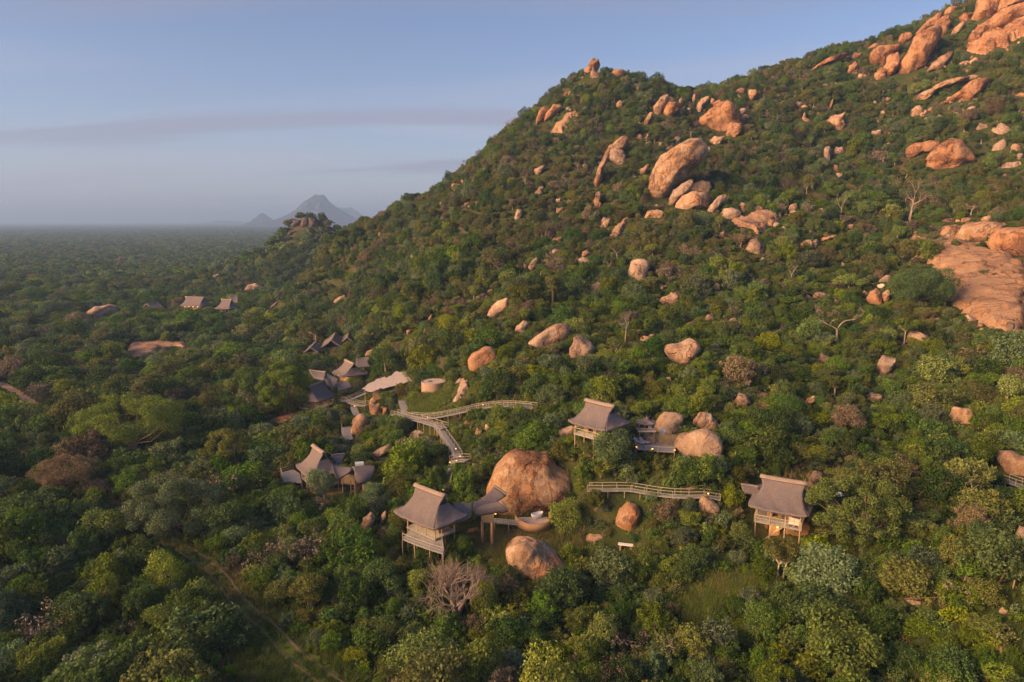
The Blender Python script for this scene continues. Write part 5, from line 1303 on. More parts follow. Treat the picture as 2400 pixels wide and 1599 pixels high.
boardwalk('end of a walkway at the right picture edge', 'F', [(2312,1104),(2335,1113),(2370,1124)], 1.2, .8)
for fr, x, y, l in (('A', 905, 758, 'lamp on the walkway near the hall'), ('A', 1575, 862, 'lamp on the long walkway at the junction'), ('A', 2085, 748, 'lamp on the long curved walkway'), ('A', 1752, 1098, 'upper left lamp of the descending walkway'),
                    ('A', 1835, 1152, 'upper right lamp of the descending walkway'), ('A', 1874, 1222, 'lamp at the corner of the landing'), ('A', 1842, 1262, 'brightest lamp on the landing'), ('A', 1780, 1278, 'lamp at the left end of the landing'),
                    ('A', 1716, 1530, 'lamp on the lowest path by the front lodge'), ('J', 1882, 1222, 'lamp near the end of the lower walkway'), ('Q', 338, 818, 'tiny lamp in the bushes left below the far lodge')):
    p = hit_lift(*tp(fr, x, y), 1.15 if fr != 'Q' else .5)
    lamp(p, l, 'path lamps', .085 if fr != 'Q' else .14)
    pr = project(p); protect([(pr[0] - 4, pr[1] - 5), (pr[0] + 4, pr[1] - 5), (pr[0] + 4, pr[1] + 3), (pr[0] - 4, pr[1] + 3)], float(pr[2]) + 1)
# bench and fence posts, glimpsed metal sheet
p, q = ground('U', 2208, 130), ground('U', 2300, 118)
be = empty('bench', tuple((p + q) / 2)); d = q - p; an = math.atan2(d[1], d[0]); L = np.linalg.norm(d)
tag(be, 'white slab bench in the bushes below the lower walkway', 'bench'); be.rotation_euler = (0, 0, an)
MB().box((0, 0, .95), (L * 1.1, .55, .12)).build('seat', WHITE, be)
for x in (-.38, .38): MB().box((x * L, 0, .45), (.22, .45, .95)).build('leg', MUD, be)
protpts([p, q, p + (0, 0, 1.1), q + (0, 0, 1.1)], 1.3)
for (x, y0, y1, l) in ((2280, 545, 625, 'leaning wooden fence post at the right edge'), (2203, 962, 1022, 'shorter fence post near the bottom right corner')):
    p = ground('L', x, y1); s = (y1 - y0) / 2.6156 / FOC * float(project(p)[2])
    fe = empty('fence_post', tuple(p)); tag(fe, l, 'post'); MB().bar((0, 0, -.3), (.12, 0, s), .16, n=7).build('pole', POLE, fe, True); MB().bar((.12, 0, s), (.125, 0, s + .05), .19, n=7).build('cap', POLE, fe)
    protect([(tp('L', x - 12, y0)), (tp('L', x + 12, y0)), (tp('L', x + 12, y1)), (tp('L', x - 12, y1))], float(project(p)[2]) + .5)
p = at_z('K', 1452, 372, float(ground('K', 1452, 480)[2]) + 2.2)
me_ = empty('metal_shelter', (p[0], p[1], float(H(p[0], p[1])))); tag(me_, 'pale blue metal sheet roof glimpsed through the big green tree', 'shelter')
deck(me_, me_.location, [p + (-.9, -.5, -.1), p + (.9, -.6, 0), p + (1.0, .6, .15), p + (-.8, .6, .1)], .05, 'sheet', METAL)
for x, y in ((-.8, -.45), (.8, -.45), (.8, .5), (-.7, .5)): post(me_, me_.location, p + (x, y, -.05), w=.08)
# ------------------------------------------------------------------ plants: leaf and branch geometry

def leaves(P, N, size, g, aspect=0.6):
    """one folded-free quad per leaf tuft; returns verts, quads, per-vertex value"""
    n = len(P)
    a = unit(np.cross(N, unit(g.normal(size=(n, 3))))); b_ = np.cross(N, a)
    s = (size * g.uniform(0.65, 1.35, n))[:, None]
    a = a * s; b_ = b_ * s * aspect
    V = np.stack([P - a, P - b_ * 0.9, P + a, P + b_ * 0.9], 1).reshape(-1, 3)
    F = np.arange(4 * n).reshape(n, 4)
    val = np.repeat(g.uniform(0, 1, n), 4)
    return V, F, val
def lobes_to_leaves(L, n, size, g, shell=0.55, outward=0.75, flat=0.0):
    """L: (k,4+) lobes x,y,z,r (and optional vertical squash)"""
    L = np.asarray(L, float); k = len(L)
    sq = L[:, 4] if L.shape[1] > 4 else np.ones(k)
    w = L[:, 3] ** 2; idx = g.choice(k, int(n * 1.6), p=w / w.sum())
    d = unit(g.normal(size=(len(idx), 3)))
    rr = g.uniform(shell ** 2, 1.06, len(idx)) ** 0.5
    lump = 1 + 0.16 * np.sin(d[:, 0] * 7 + idx) * np.sin(d[:, 1] * 6 + 2 * idx) + 0.10 * np.sin(d[:, 2] * 9 + idx)
    off = d * (L[idx, 3] * rr * lump)[:, None]; off[:, 2] *= sq[idx]
    P = L[idx, :3] + off
    inside = np.zeros(len(P), bool)
    for j in range(k):
        q = (P - L[j, :3]) / L[j, 3]; q[:, 2] /= sq[j]
        inside |= ((q ** 2).sum(1) < 0.50) & (idx != j)
    keep = ~inside & (P[:, 2] > 0.05)
    P, d = P[keep][:n], d[keep][:n]
    N = unit(outward * d + 0.62 * g.normal(size=d.shape) + np.array([0, 0, 0.25]))
    return leaves(P, N, size, g)

def tube(pts, rad, sides, V, F):
    pts = np.asarray(pts, float); m = len(pts); base = sum(len(v) for v in V)
    ring = []
    for i in range(m):
        d = pts[min(i + 1, m - 1)] - pts[max(i - 1, 0)]; d = d / (np.linalg.norm(d) + 1e-9)
        up = np.array([0, 0, 1.0]) if abs(d[2]) < 0.9 else np.array([1.0, 0, 0])
        x = np.cross(d, up); x /= np.linalg.norm(x); y = np.cross(d, x)
        a = np.arange(sides) * 2 * math.pi / sides
        ring.append(pts[i] + rad[i] * (np.cos(a)[:, None] * x + np.sin(a)[:, None] * y))
    V.append(np.concatenate(ring))
    q = []
    for i in range(m - 1):
        for j in range(sides):
            q.append((base + i * sides + j, base + i * sides + (j + 1) % sides, base + (i + 1) * sides + (j + 1) % sides, base + (i + 1) * sides + j))
    F.extend(q)
def branches(g, h, r, levels, kids=(3, 4), spread=(28, 55), shrink=0.68, trunk_frac=0.4, wob=0.12, up=0.25, start=(0, 0, 0), sides=7, flat=0.0, lean=(0, 0), rk=(.60, .78)):
    """recursive limbs; returns verts, quads, tips (x,y,z,length)"""
    V, F, tips = [], [], []
    def grow(p, d, L, rad, lev):
        n = 4 if lev <= 1 else 3
        pts = [p]; dd = d
        for i in range(n - 1):
            dd = unit(dd + g.normal(size=3) * wob * (1 if lev else .5) + np.array([0, 0, up * 0.3 if lev else 0]))
            pts.append(pts[-1] + dd * L / (n - 1))
        rads = np.linspace(rad, rad * (0.62 if lev < levels else 0.25), n)
        if lev == 0: rads[0] *= 1.35
        tube(pts, rads, max(3, sides - lev), V, F)
        if lev >= levels:
            tips.append((*pts[-1], L)); return
        if lev >= levels - 1: tips.append((*pts[-2], L))
        for k in range(g.integers(kids[0], kids[1] + 1)):
            ang = R(g.uniform(*spread)); az = g.uniform(0, 2 * math.pi) if lev else 2 * math.pi * (k + g.uniform(0, .6)) / kids[1]
            x = unit(np.cross(dd, np.array([0.3, 0.5, 0.81]))); y = np.cross(dd, x)
            nd = math.cos(ang) * dd + math.sin(ang) * (math.cos(az) * x + math.sin(az) * y)
            nd = unit(nd + np.array([0, 0, up]) - np.array([0, 0, flat * max(nd[2], 0)]))
            j = n - 1 if k < 2 or lev == 0 else n - 2
            grow(pts[j], nd, L * shrink * g.uniform(.8, 1.2), rads[j] * g.uniform(*rk), lev + 1)
    d0 = unit(np.array([lean[0], lean[1], 1.0]))
    grow(np.array(start, float), d0, h * trunk_frac, r, 0)
    return np.concatenate(V), np.array(F), np.array(tips)

def shrub_parts(seed, nleaf=2600, size=0.2, kind=0):
    """unit shrub about 1 m radius x 1 m tall scaled later (built at 3 m radius for leaf size); returns foliage and stems"""
    g = np.random.default_rng(seed)
    L = []
    k = g.integers(9, 15)
    for i in range(k):
        a = g.uniform(0, 2 * math.pi); rr = g.uniform(0.1, 1.9) ; r = g.uniform(0.75, 1.35) * (1.15 - 0.18 * rr)
        zmax = 2.6 * (1 - (rr / 3.0) ** 2)
        z = g.uniform(0.35, 1) * zmax if kind != 1 else g.uniform(.55, 1.15) * zmax
        L.append((rr * math.cos(a), rr * math.sin(a), max(z, r * .55), r, g.uniform(.7, .95)))
    L.append((0, 0, 1.6, 1.5, .9))
    for i in range(15):          # sprigs breaking the outline
        a = g.uniform(0, 2 * math.pi); e_ = g.uniform(.1, 1.3); q = g.uniform(2.2, 3.5)
        L.append((q * math.cos(a) * math.cos(e_), q * math.sin(a) * math.cos(e_), .5 + 2.8 * math.sin(e_), g.uniform(.22, .5), 1.0))
    V, F, val = lobes_to_leaves(L, nleaf, size, g)
    sv, sf = [], []
    for i in range(6):
        l = L[g.integers(0, len(L))]
        tube([(g.normal() * .2, g.normal() * .2, -0.2), (l[0] * .5, l[1] * .5, l[2] * .55), (l[0] * .9, l[1] * .9, l[2] * 1.0)], [0.09, 0.06, 0.03], 4, sv, sf)
    return (V, F, val), (np.concatenate(sv), np.array(sf))
def tree_parts(seed, nleaf=4200, size=0.2, kind=0):
    g = np.random.default_rng(seed)
    if kind == 0:    # rounded crown
        V, F, tips = branches(g, 4.6, 0.18, 3, (3, 4), (30, 58), .70, .30, .14, .12)
        rl, sq = (0.75, 1.25), .85
    elif kind == 1:  # flat umbrella crown
        V, F, tips = branches(g, 5.0, 0.17, 3, (3, 4), (40, 68), .74, .36, .14, .02, flat=.25)
        rl, sq = (0.7, 1.1), .5
    else:            # tall open
        V, F, tips = branches(g, 5.6, 0.2, 3, (3, 4), (25, 48), .70, .32, .16, .2)
        rl, sq = (0.6, 1.05), .9
    L = [(x, y, z, g.uniform(*rl), sq) for x, y, z, _ in tips]
    if len(L) > 34: L = [L[i] for i in g.choice(len(L), 34, replace=False)]
    lv = lobes_to_leaves(L, nleaf, size, g, shell=.35)
    return lv, (V, F)
def dry_parts(seed):
    g = np.random.default_rng(seed)
    V, F = [], []; n = 0
    for s in range(7):
        a = g.uniform(0, 2 * math.pi)
        v, f, _ = branches(g, 3.4, 0.055, 4, (2, 3), (15, 42), .74, .32, .16, .1, start=(g.normal() * .25, g.normal() * .25, -.1), sides=5, lean=(math.cos(a) * .8, math.sin(a) * .8))
        V.append(v); F.append(f + n); n += len(v)
    v = np.concatenate(V); f = np.concatenate(F)
    L = [(*v[i], .5, .8) for i in g.choice(len(v), 30)]
    lv = lobes_to_leaves(L, 700, .10, g, shell=.1)
    return lv, (v, f)

def leaf_mesh(name, parts, mat):
    V, F, val = parts
    me = fmesh(name, V, [F], [mat])
    at = me.attributes.new('leafv', 'FLOAT', 'POINT')
    if len(at.data) == len(val): at.data.foreach_set('value', val.astype(np.float32))
    return me
def joined(name, lv, br, mleaf, mbark):
    V = np.concatenate([lv[0], br[0]]); nl = len(lv[0])
    me = fmesh(name, V, [lv[1], br[1] + nl], [mleaf, mbark], midx=np.concatenate([np.zeros(len(lv[1])), np.ones(len(br[1]))]))
    at = me.attributes.new('leafv', 'FLOAT', 'POINT')
    vals = np.concatenate([lv[2], np.full(len(br[0]), .5)]).astype(np.float32)
    if len(at.data) == len(vals): at.data.foreach_set('value', vals)
    return me

SHRUB = [shrub_parts(100 + i, 5600, 0.118, i % 2) for i in range(5)]
TREE = [tree_parts(200 + i, 6400, 0.13, i % 3) for i in range(4)]
DRYB = [dry_parts(300 + i) for i in range(3)]
FARS = [shrub_parts(400 + i, 420, 0.46, i % 2) for i in range(4)]
FART = [tree_parts(450 + i, 480, 0.50, i % 3) for i in range(3)]
NC = len(LEAF)
SHRUB_LEAF = [[leaf_mesh('foliage', s[0], m) for m in LEAF] for s in SHRUB]
SHRUB_STEM = [fmesh('stem', s[1][0], [s[1][1]], [BARK]) for s in SHRUB]
TREE_LEAF = [[leaf_mesh('crown', s[0], m) for m in LEAF] for s in TREE]
TREE_TRUNK = [fmesh('trunk', s[1][0], [s[1][1]], [BARK if i % 2 else BARK_PALE], True) for i, s in enumerate(TREE)]
DRY_LEAF = [[leaf_mesh('twigs', s[0], m) for m in DRY] for s in DRYB]
DRY_STEM = [[fmesh('branches', s[1][0], [s[1][1]], [m]) for m in DRY] for s in DRYB]

# ------------------------------------------------------------------ where the plants stand
def jgrid(x0, x1, y0, y1, cell, g):
    xs = np.arange(x0, x1, cell); ys = np.arange(y0, y1, cell)
    X, Y = np.meshgrid(xs, ys, indexing='ij')
    return np.stack([X + g.uniform(-.5, .5, X.shape) * cell, Y + g.uniform(-.5, .5, X.shape) * cell], -1).reshape(-1, 2)
def allowed(P, r, h):
    """no plant in front of, or on, anything the photograph shows free"""
    ok = np.ones(len(P), bool)
    for fz, fr in [(a_, b_) for a_ in (.12, .4, .68, .95) for b_ in (-.85, -.55, -.27, 0, .27, .55, .85) if a_ < .8 or abs(b_) < .5]:
        Q = P.copy(); Q[:, 2] += h * fz; Q[:, 0] += r * fr
        px, py, dep = project(Q)
        i = (py / 2 + 30).astype(int); j = (px / 2 + 30).astype(int)
        m = (i >= 0) & (i < PROT.shape[0]) & (j >= 0) & (j < PROT.shape[1])
        d = np.zeros(len(P)); d[m] = PROT[i[m], j[m]]
        ok &= ~((d > 0) & (dep < d + 1.0) & (dep > d - 75))
    return ok

def scatter_group(name, pts, scl, rz, idx, meshes, label, cat=None):
    coll = bpy.data.collections.new(name + '_sources')
    for i, me in enumerate(meshes):
        o = bpy.data.objects.new('%s_source_%03d' % (name, i), me); coll.objects.link(o)
    n = len(pts)
    me = bpy.data.meshes.new(name)
    me.vertices.add(n); me.vertices.foreach_set('co', pts.astype(np.float32).reshape(-1))
    a = me.attributes.new('scl', 'FLOAT_VECTOR', 'POINT'); a.data.foreach_set('vector', scl.astype(np.float32).reshape(-1))
    a = me.attributes.new('rot', 'FLOAT_VECTOR', 'POINT'); a.data.foreach_set('vector', rz.astype(np.float32).reshape(-1))
    a = me.attributes.new('idx', 'INT', 'POINT'); a.data.foreach_set('value', idx.astype(np.int32))
    o = link(name, me)
    ng = bpy.data.node_groups.new(name, 'GeometryNodeTree')
    ng.interface.new_socket('Geometry', in_out='INPUT', socket_type='NodeSocketGeometry')
    ng.interface.new_socket('Geometry', in_out='OUTPUT', socket_type='NodeSocketGeometry')
    N, Lk = ng.nodes, ng.links
    gi = N.new('NodeGroupInput'); go = N.new('NodeGroupOutput')
    ci = N.new('GeometryNodeCollectionInfo'); ci.inputs['Collection'].default_value = coll
    ci.inputs['Separate Children'].default_value = True; ci.inputs['Reset Children'].default_value = True
    ip = N.new('GeometryNodeInstanceOnPoints'); ip.inputs['Pick Instance'].default_value = True
    def att(nm, ty):
        q = N.new('GeometryNodeInputNamedAttribute'); q.data_type = ty; q.inputs['Name'].default_value = nm
        return q.outputs['Attribute']
    e2r = N.new('FunctionNodeEulerToRotation')
    Lk.new(att('rot', 'FLOAT_VECTOR'), e2r.inputs[0])
    Lk.new(gi.outputs[0], ip.inputs['Points']); Lk.new(ci.outputs[0], ip.inputs['Instance'])
    Lk.new(att('idx', 'INT'), ip.inputs['Instance Index']); Lk.new(e2r.outputs[0], ip.inputs['Rotation']); Lk.new(att('scl', 'FLOAT_VECTOR'), ip.inputs['Scale'])
    Lk.new(ip.outputs[0], go.inputs[0])
    md = o.modifiers.new('scatter', 'NODES'); md.node_group = ng
    return tag(o, label, cat, kind='stuff')

# colour mix by place: plain, lower slope, upper slope
MIXES = {'plain': [.44, .22, .06, .12, .14, .02], 'low': [.20, .36, .21, .10, .11, .02], 'high': [.34, .20, .05, .27, .09, .05]}  # 'high' leans to darker leaves, putting the hill's weaker light into their colour
def pick_colours(P, g):
    z = P[:, 2]
    up = np.clip((z - 14) / 30, 0, 1); left = np.clip((-P[:, 0] - 10) / 50, 0, 1) * (1 - up)
    w = left[:, None] * np.array(MIXES['plain']) + (up * (1 - left))[:, None] * np.array(MIXES['high']) + ((1 - up) * (1 - left))[:, None] * np.array(MIXES['low'])
    # neighbours tend to share a kind
    nzv = (fnoise(P[:, 0] / 22, P[:, 1] / 22, 21, 2) - 0.5)
    w[:, 3] *= np.clip(1 + 6 * nzv, .1, 4); w[:, 1] *= np.clip(1 - 4 * nzv, .1, 3); w[:, 5] *= np.clip(1 + 7 * nzv, 0, 4)
    c = np.cumsum(w / w.sum(1, keepdims=True), 1)
    return np.minimum((g.uniform(size=(len(P), 1)) > c).sum(1), NC - 1)
# ------------------------------------------------------------------ trees one can single out in the photograph
def special_tree(label, fr, base, box, colour, name='tree', trunk_r=.25, bark=None, dens=1.0, lobes=16, squash=.7, leaf=.16, trunks=1, fork=.45, cat='tree', shell=.3, seed=None, lr=(.20, .34), prot=.8):
    bx, by = tp(fr, *base); (x0, y0), (x1, y1) = tp(fr, *box[:2]), tp(fr, *box[2:])
    p, dep = hit(bx, by); m = dep / FOC
    seed = seed if seed is not None else int(bx * 7 + by)
    g = np.random.default_rng(seed)
    W = (x1 - x0) * m / 2; top = (by - y0) * m * .97; bot = max((by - y1) * m, 0.15); cx = ((x0 + x1) / 2 - bx) * m
    hz = (top - bot) / 2; cz = (top + bot) / 2
    L = []
    if W * hz > 16: lobes = int(lobes * 1.9); lr = (lr[0] * .62, lr[1] * .72); shell = .5
    while len(L) < lobes:
        d = g.uniform(-1, 1, 3)
        if (d ** 2).sum() > 1 or (d ** 2).sum() < .10: continue
        d = d / max(np.linalg.norm(d), .01) * np.linalg.norm(d) ** .5
        r = g.uniform(*lr) * (W + hz)/1.35
        k = .80
        L.append((cx + d[0] * max(W - r, .2) * 1.0, d[1] * max(W - r, .2) * .9, cz + d[2] * max(hz - r * squash, .1), r, squash))
    e = empty(name, tuple(p)); tag(e, label, cat)
    n = int(dens * 7000 * min(3.6, max(.8, W * hz / 11)))
    cr = link('crown', leaf_mesh('crown', lobes_to_leaves(L, n, leaf * .78, g, shell=shell), LEAF[colour]), e)
    V, F = [], []
    for k in range(trunks):
        off = g.normal(size=2) * .25 * (trunks > 1)
        hub = np.array([cx * fork * .6 + off[0] * 2, off[1] * 2, max(bot, top * .22) * (1 if bot > .5 else .7)])
        tube([(off[0], off[1], -.4), (off[0] + hub[0] * .4, off[1], hub[2] * .5), hub], [trunk_r * 1.35, trunk_r, trunk_r * .85], 9, V, F)
        for l in L[k::trunks]:
            c = np.array(l[:3]); mid = hub + (c - hub) * .5 + np.array([0, 0, -.12 * np.linalg.norm(c - hub)]) + g.normal(size=3) * .15
            if len(L) > 24 and g.uniform() > .4: continue
            tube([hub, mid, hub + (c - hub) * .93], [min(trunk_r, .35) * .5, min(trunk_r, .35) * .26, .03], 5, V, F)
    link('trunk', fmesh('trunk', np.concatenate(V), [np.array(F)], [bark or BARK], True), e)
    q = np.linspace(0, 2 * math.pi, 14)
    protect([((x0 + x1) / 2 + (x1 - x0) / 2 * math.cos(a), (y0 + y1) / 2 + (y1 - y0) / 2 * math.sin(a)) for a in q], dep, prot)
    if bot > .8: protect([(bx - 5, by), (bx + 5, by), (bx + 5, y1 - 4), (bx - 5, y1 - 4)], dep, 1)
    return e
def dead_tree(label, fr, base, box, trunk_r=.22, bark=None, levels=5, seed=3, kids=(2, 3), spread=(20, 50), tf=.30, shrink=.72, stems=1, up=.12, prot=.8):
    bx, by = tp(fr, *base); (x0, y0), (x1, y1) = tp(fr, *box[:2]), tp(fr, *box[2:])
    p, dep = hit(bx, by); m = dep / FOC; g = np.random.default_rng(seed)
    W = (x1 - x0) * m / 2; top = (by - y0) * m
    Vs, Fs, n = [], [], 0
    for s in range(stems):
        a = g.uniform(0, 6.28)
        V, F, t = branches(g, 5.0, .2, levels, kids, spread, shrink, tf, .17, up, sides=8, lean=(math.cos(a) * .7 * (stems > 1), math.sin(a) * .7 * (stems > 1)), rk=(.66, .84))
        Vs.append(V); Fs.append(F + n); n += len(V)
    V = np.concatenate(Vs); F = np.concatenate(Fs)
    sx = W / (np.percentile(np.abs(V[:, 0] - 0), 99) + .01); sz = top / V[:, 2].max()
    V = V * np.array([sx, sx, sz]); V[:, 0] += ((x0 + x1) / 2 - bx) * m * np.clip(V[:, 2] / top, 0, 1)
    e = empty('dead_tree', tuple(p)); tag(e, label, 'dead tree')
    nt = 8 * 4
    lim = len(F)
    fz = V[F].mean(1)[:, 2]
    first = np.arange(len(F)) < 24
    def sub(mask):
        f = F[mask]; u_, inv = np.unique(f, return_inverse=True); return V[u_], inv.reshape(-1, 4)
    for nmz, mk in (('trunk', first), ('branches', ~first)):
        v, f = sub(mk); link(nmz, fmesh(nmz, v, [f], [bark or BARK_DEAD], True), e)
    q = np.linspace(0, 2 * math.pi, 14)
    protect([((x0 + x1) / 2 + (x1 - x0) / 2 * math.cos(a), (y0 + y1) / 2 + (y1 - y0) / 2 * math.sin(a)) for a in q], dep, prot)
    protect([(bx - 5, by), (bx + 5, by), (bx + 5, y1), (bx - 5, y1)], dep, 1)
    return e
st = special_tree
st('great baobab with a thick pale double trunk on the left plain', 'S', (728, 392), (412, 20, 985, 335), 2, 'baobab_tree', 1.1, BARK_BAOBAB, 1.3, 34, .75, .17, 2, .2, lr=(.14, .22))
st('smaller baobab with a stout trunk and a lopsided crown', 'S', (1262, 462), (1045, 212, 1330, 405), 2, 'baobab_tree', .62, BARK_BAOBAB, 1.1, 22, .7, .16, 1, .2, lr=(.16, .26))
st('big round bushy tree beside the reddish road bend', 'S', (940, 800), (662, 440, 1205, 790), 4, 'tree', .4, BARK, 1.5, 36, .8, .15, 3, .3, lr=(.14, .22))
st('broad flat rusty-brown thorn tree at the left', 'S', (360, 600), (183, 345, 535, 545), 5, 'tree', .25, BARK, 1.2, 22, .5, .13, 2, .3)
st('bright yellow-green bushy tree at the head of the faint track', 'S', (870, 1085), (778, 818, 1000, 1070), 2, 'tree', .18, BARK, 1.2, 18, .9, .13, 2)
st('small golden tree with a pale forked trunk', 'S', (1632, 1192), (1515, 968, 1745, 1150), 3, 'tree', .17, BARK_PALE, 1.0, 16, .7, .13, 2, .2)
st('small tree with a pale trunk in front of the eyebrow-roofed lodge', 'A', (640, 1640), (450, 1255, 745, 1560), 4, 'tree', .24, BARK_PALE, 1.2, 18, .9, .13, 1, .3)
st('dense leafy tree in front of the uphill lodge', 'J', (840, 960), (555, 440, 1090, 900), 4, 'tree', .25, BARK, 1.7, 28, .9, .14, 2, lr=(.16, .26))
st('thin olive tree left of the front lodge roof', 'B', (320, 1010), (95, 700, 410, 950), 3, 'tree', .16, BARK_PALE, .9, 16, .8, .12, 2)
st('big green tree with a grey forked trunk right of the right lodge', 'K', (1800, 900), (1065, 60, 2210, 1010), 1, 'tree', .55, BARK_BAOBAB, 1.8, 46, .85, .16, 2, .3, lr=(.12, .19))
st('white-stemmed small tree in front of the right lodge', 'K', (845, 1295), (635, 790, 1065, 1090), 3, 'tree', .10, simple('white_bark', (.50, .42, .34), .9, .15, 3), 1.1, 20, .75, .12, 2, .25)
st('dark green tree growing on the great bare slab', 'E', (900, 1085), (610, 690, 1235, 1065), 0, 'tree', .3, BARK, 1.5, 26, .8, .16, 2)
st('fresh green little tree behind the bath pavilion', 'J', (1165, 405), (1008, 150, 1312, 375), 2, 'tree', .14, BARK_PALE, 1.1, 14, .85, .13, 2)
st('broad sunlit tree left of the thatched hall', 'A', (270, 830), (0, 310, 545, 800), 2, 'tree', .4, BARK, 1.6, 34, .8, .17, 2, lr=(.14, .22))
st('lone baobab with a bare thick trunk on the mid slope', 'G', (995, 565), (920, 285, 1095, 450), 3, 'baobab_tree', .35, BARK, 1.6, 16, .6, .2, 1, .1)
st('spreading tree with a pale trunk above the small cottages', 'A', (552, 172), (395, -60, 700, 95), 3, 'tree', .3, BARK_PALE, 1.0, 20, .7, .2, 1, .2)
st('rounded yellow-green shrub tree right of the giant boulder', 'B', (1930, 1010), (1735, 590, 2135, 1000), 2, 'tree', .15, BARK, 1.3, 20, .9, .13, 2)
st('fresh light-green tree left of the bare grey tree', 'U', (830, 470), (735, 195, 945, 440), 2, 'tree', .15, BARK, 1.2, 16, .9, .13, 2)
st('light-green tree right of the bare grey tree', 'U', (1270, 560), (1160, 305, 1390, 540), 2, 'tree', .15, BARK, 1.2, 16, .9, .13, 2)
st('little bright green bush right of the large faceted boulder', 'U', (1840, 240), (1755, 15, 1945, 230), 2, 'tree', .1, BARK, 1.0, 12, .9, .13, 2)
st('green tree left of the right lodge at the end of the lower walkway', 'K', (320, 520), (165, 230, 460, 500), 2, 'tree', .15, BARK, 1.2, 16, .9, .13, 2)
st('olive tree with a forked pale trunk on the right lower slope', 'H', (668, 1130), (585, 955, 735, 1070), 3, 'tree', .16, BARK_PALE, .8, 10, .7, .16, 1, .2)
st('slim-trunked green tree above the big green bushes on the right', 'H', (1093, 810), (1020, 630, 1200, 720), 1, 'tree', .13, BARK_PALE, 1.0, 12, .6, .18, 1, .2)
st('rust-coloured bushy tree on the right lower slope', 'H', (720, 1350), (620, 1150, 860, 1340), 5, 'tree', .15, BARK, 1.1, 16, .85, .15, 2)
dead_tree('large bare grey tree with a tangle of branches in the foreground', 'U', (1085, 570), (860, 105, 1380, 600), .3, None, 5, 11, (3, 4), (18, 46), .20, .80, 4, .06)
dead_tree('dead white tree with crooked limbs on the right slope', 'H', (682, 790), (545, 570, 822, 700), .25, BARK_PALE, 4, 5, (2, 3), (28, 58), .34, .74, 1, .05)
dead_tree('bare grey tree on the upper right slope', 'F', (2090, 505), (2042, 392, 2122, 470), .3, BARK_DEAD, 5, 6, (3, 3), (25, 50), .36, .70)
dead_tree('bare flat-crowned tree with a crooked pale trunk on the lower slope', 'G', (1565, 862), (1478, 570, 1652, 725), .25, BARK_DEAD, 5, 7, (3, 3), (25, 55), .46, .66)
dead_tree('small white dead tree left on the upper right slope', 'D', (308, 1550), (265, 1450, 375, 1500), .2, BARK_PALE, 4, 8, (3, 3), (30, 60), .5, .66)
dead_tree('little white dead tree above the boulder row', 'E', (1340, 302), (1240, 195, 1385, 250), .2, BARK_PALE, 4, 9, (2, 3), (35, 62), .46, .7)
dead_tree('small bare trunk with few branches below the upper bare tree', 'E', (828, 355), (790, 180, 870, 260), .2, BARK_PALE, 3, 12, (2, 3), (25, 45), .55, .6)
dead_tree('dry grey twiggy tree on the massive terrace boulder', 'J', (1960, 860), (1860, 640, 2060, 830), .12, BARK_DEAD, 5, 13, (3, 3), (20, 50), .3, .74)

# pale bare trees dotted over the hillside
BARE = []
for i in range(4):
    gg = np.random.default_rng(700 + i)
    v_, f_, _ = branches(gg, 4.6, .13, 4, (2, 3), (25, 55), .72, .42, .18, .08, sides=6, rk=(.62, .80))
    nf = 18
    def _sub(f):
        u_, inv = np.unique(f, return_inverse=True); return v_[u_], inv.reshape(-1, 4)
    tv, tf_ = _sub(f_[:nf]); bv, bf = _sub(f_[nf:])
    BARE.append((fmesh('trunk', tv, [tf_], [BARK_PALE], True), fmesh('branches', bv, [bf], [BARK_PALE if i % 2 else BARK_DEAD], True)))
BARE_SPOTS = [('C',600,775),('C',105,1140),('C',520,1010),('C',885,1100),('C',260,1540),('C',1410,780),('D',205,1130),('D',910,1340),('G',570,345),('G',935,40),('G',1015,240),('G',1435,310),('G',1500,215),('G',1990,50),('G',2225,110),('G',1500,1020),
              ('H',110,430),('H',430,330),('H',320,215),('H',400,440),('H',210,480),('H',210,1060),('H',300,790),('P',1010,1130),('P',1930,690),('E',250,330),('E',460,1180),('L',1980,170),('L',2110,150),('D',290,780),('D',1015,890),('C',2090,650),('C',2010,590),('G',240,1000),('L',170,1090),('P',1200,480)]
LB = {}
for i, (fr_, x_, y_) in enumerate(BARE_SPOTS):
    p_ = ground(fr_, x_, y_); gq = np.random.default_rng(900 + i); s_ = gq.uniform(.75, 1.35)
    e_ = empty('bare_tree', tuple(p_), gq.uniform(0, 6.28)); e_.scale = (s_, s_, s_ * gq.uniform(.9, 1.3))
    a_, b_ = BARE[i % 4]; link('trunk', a_, e_); link('branches', b_, e_)
    LB[i] = (e_, *tp(fr_, x_, y_))

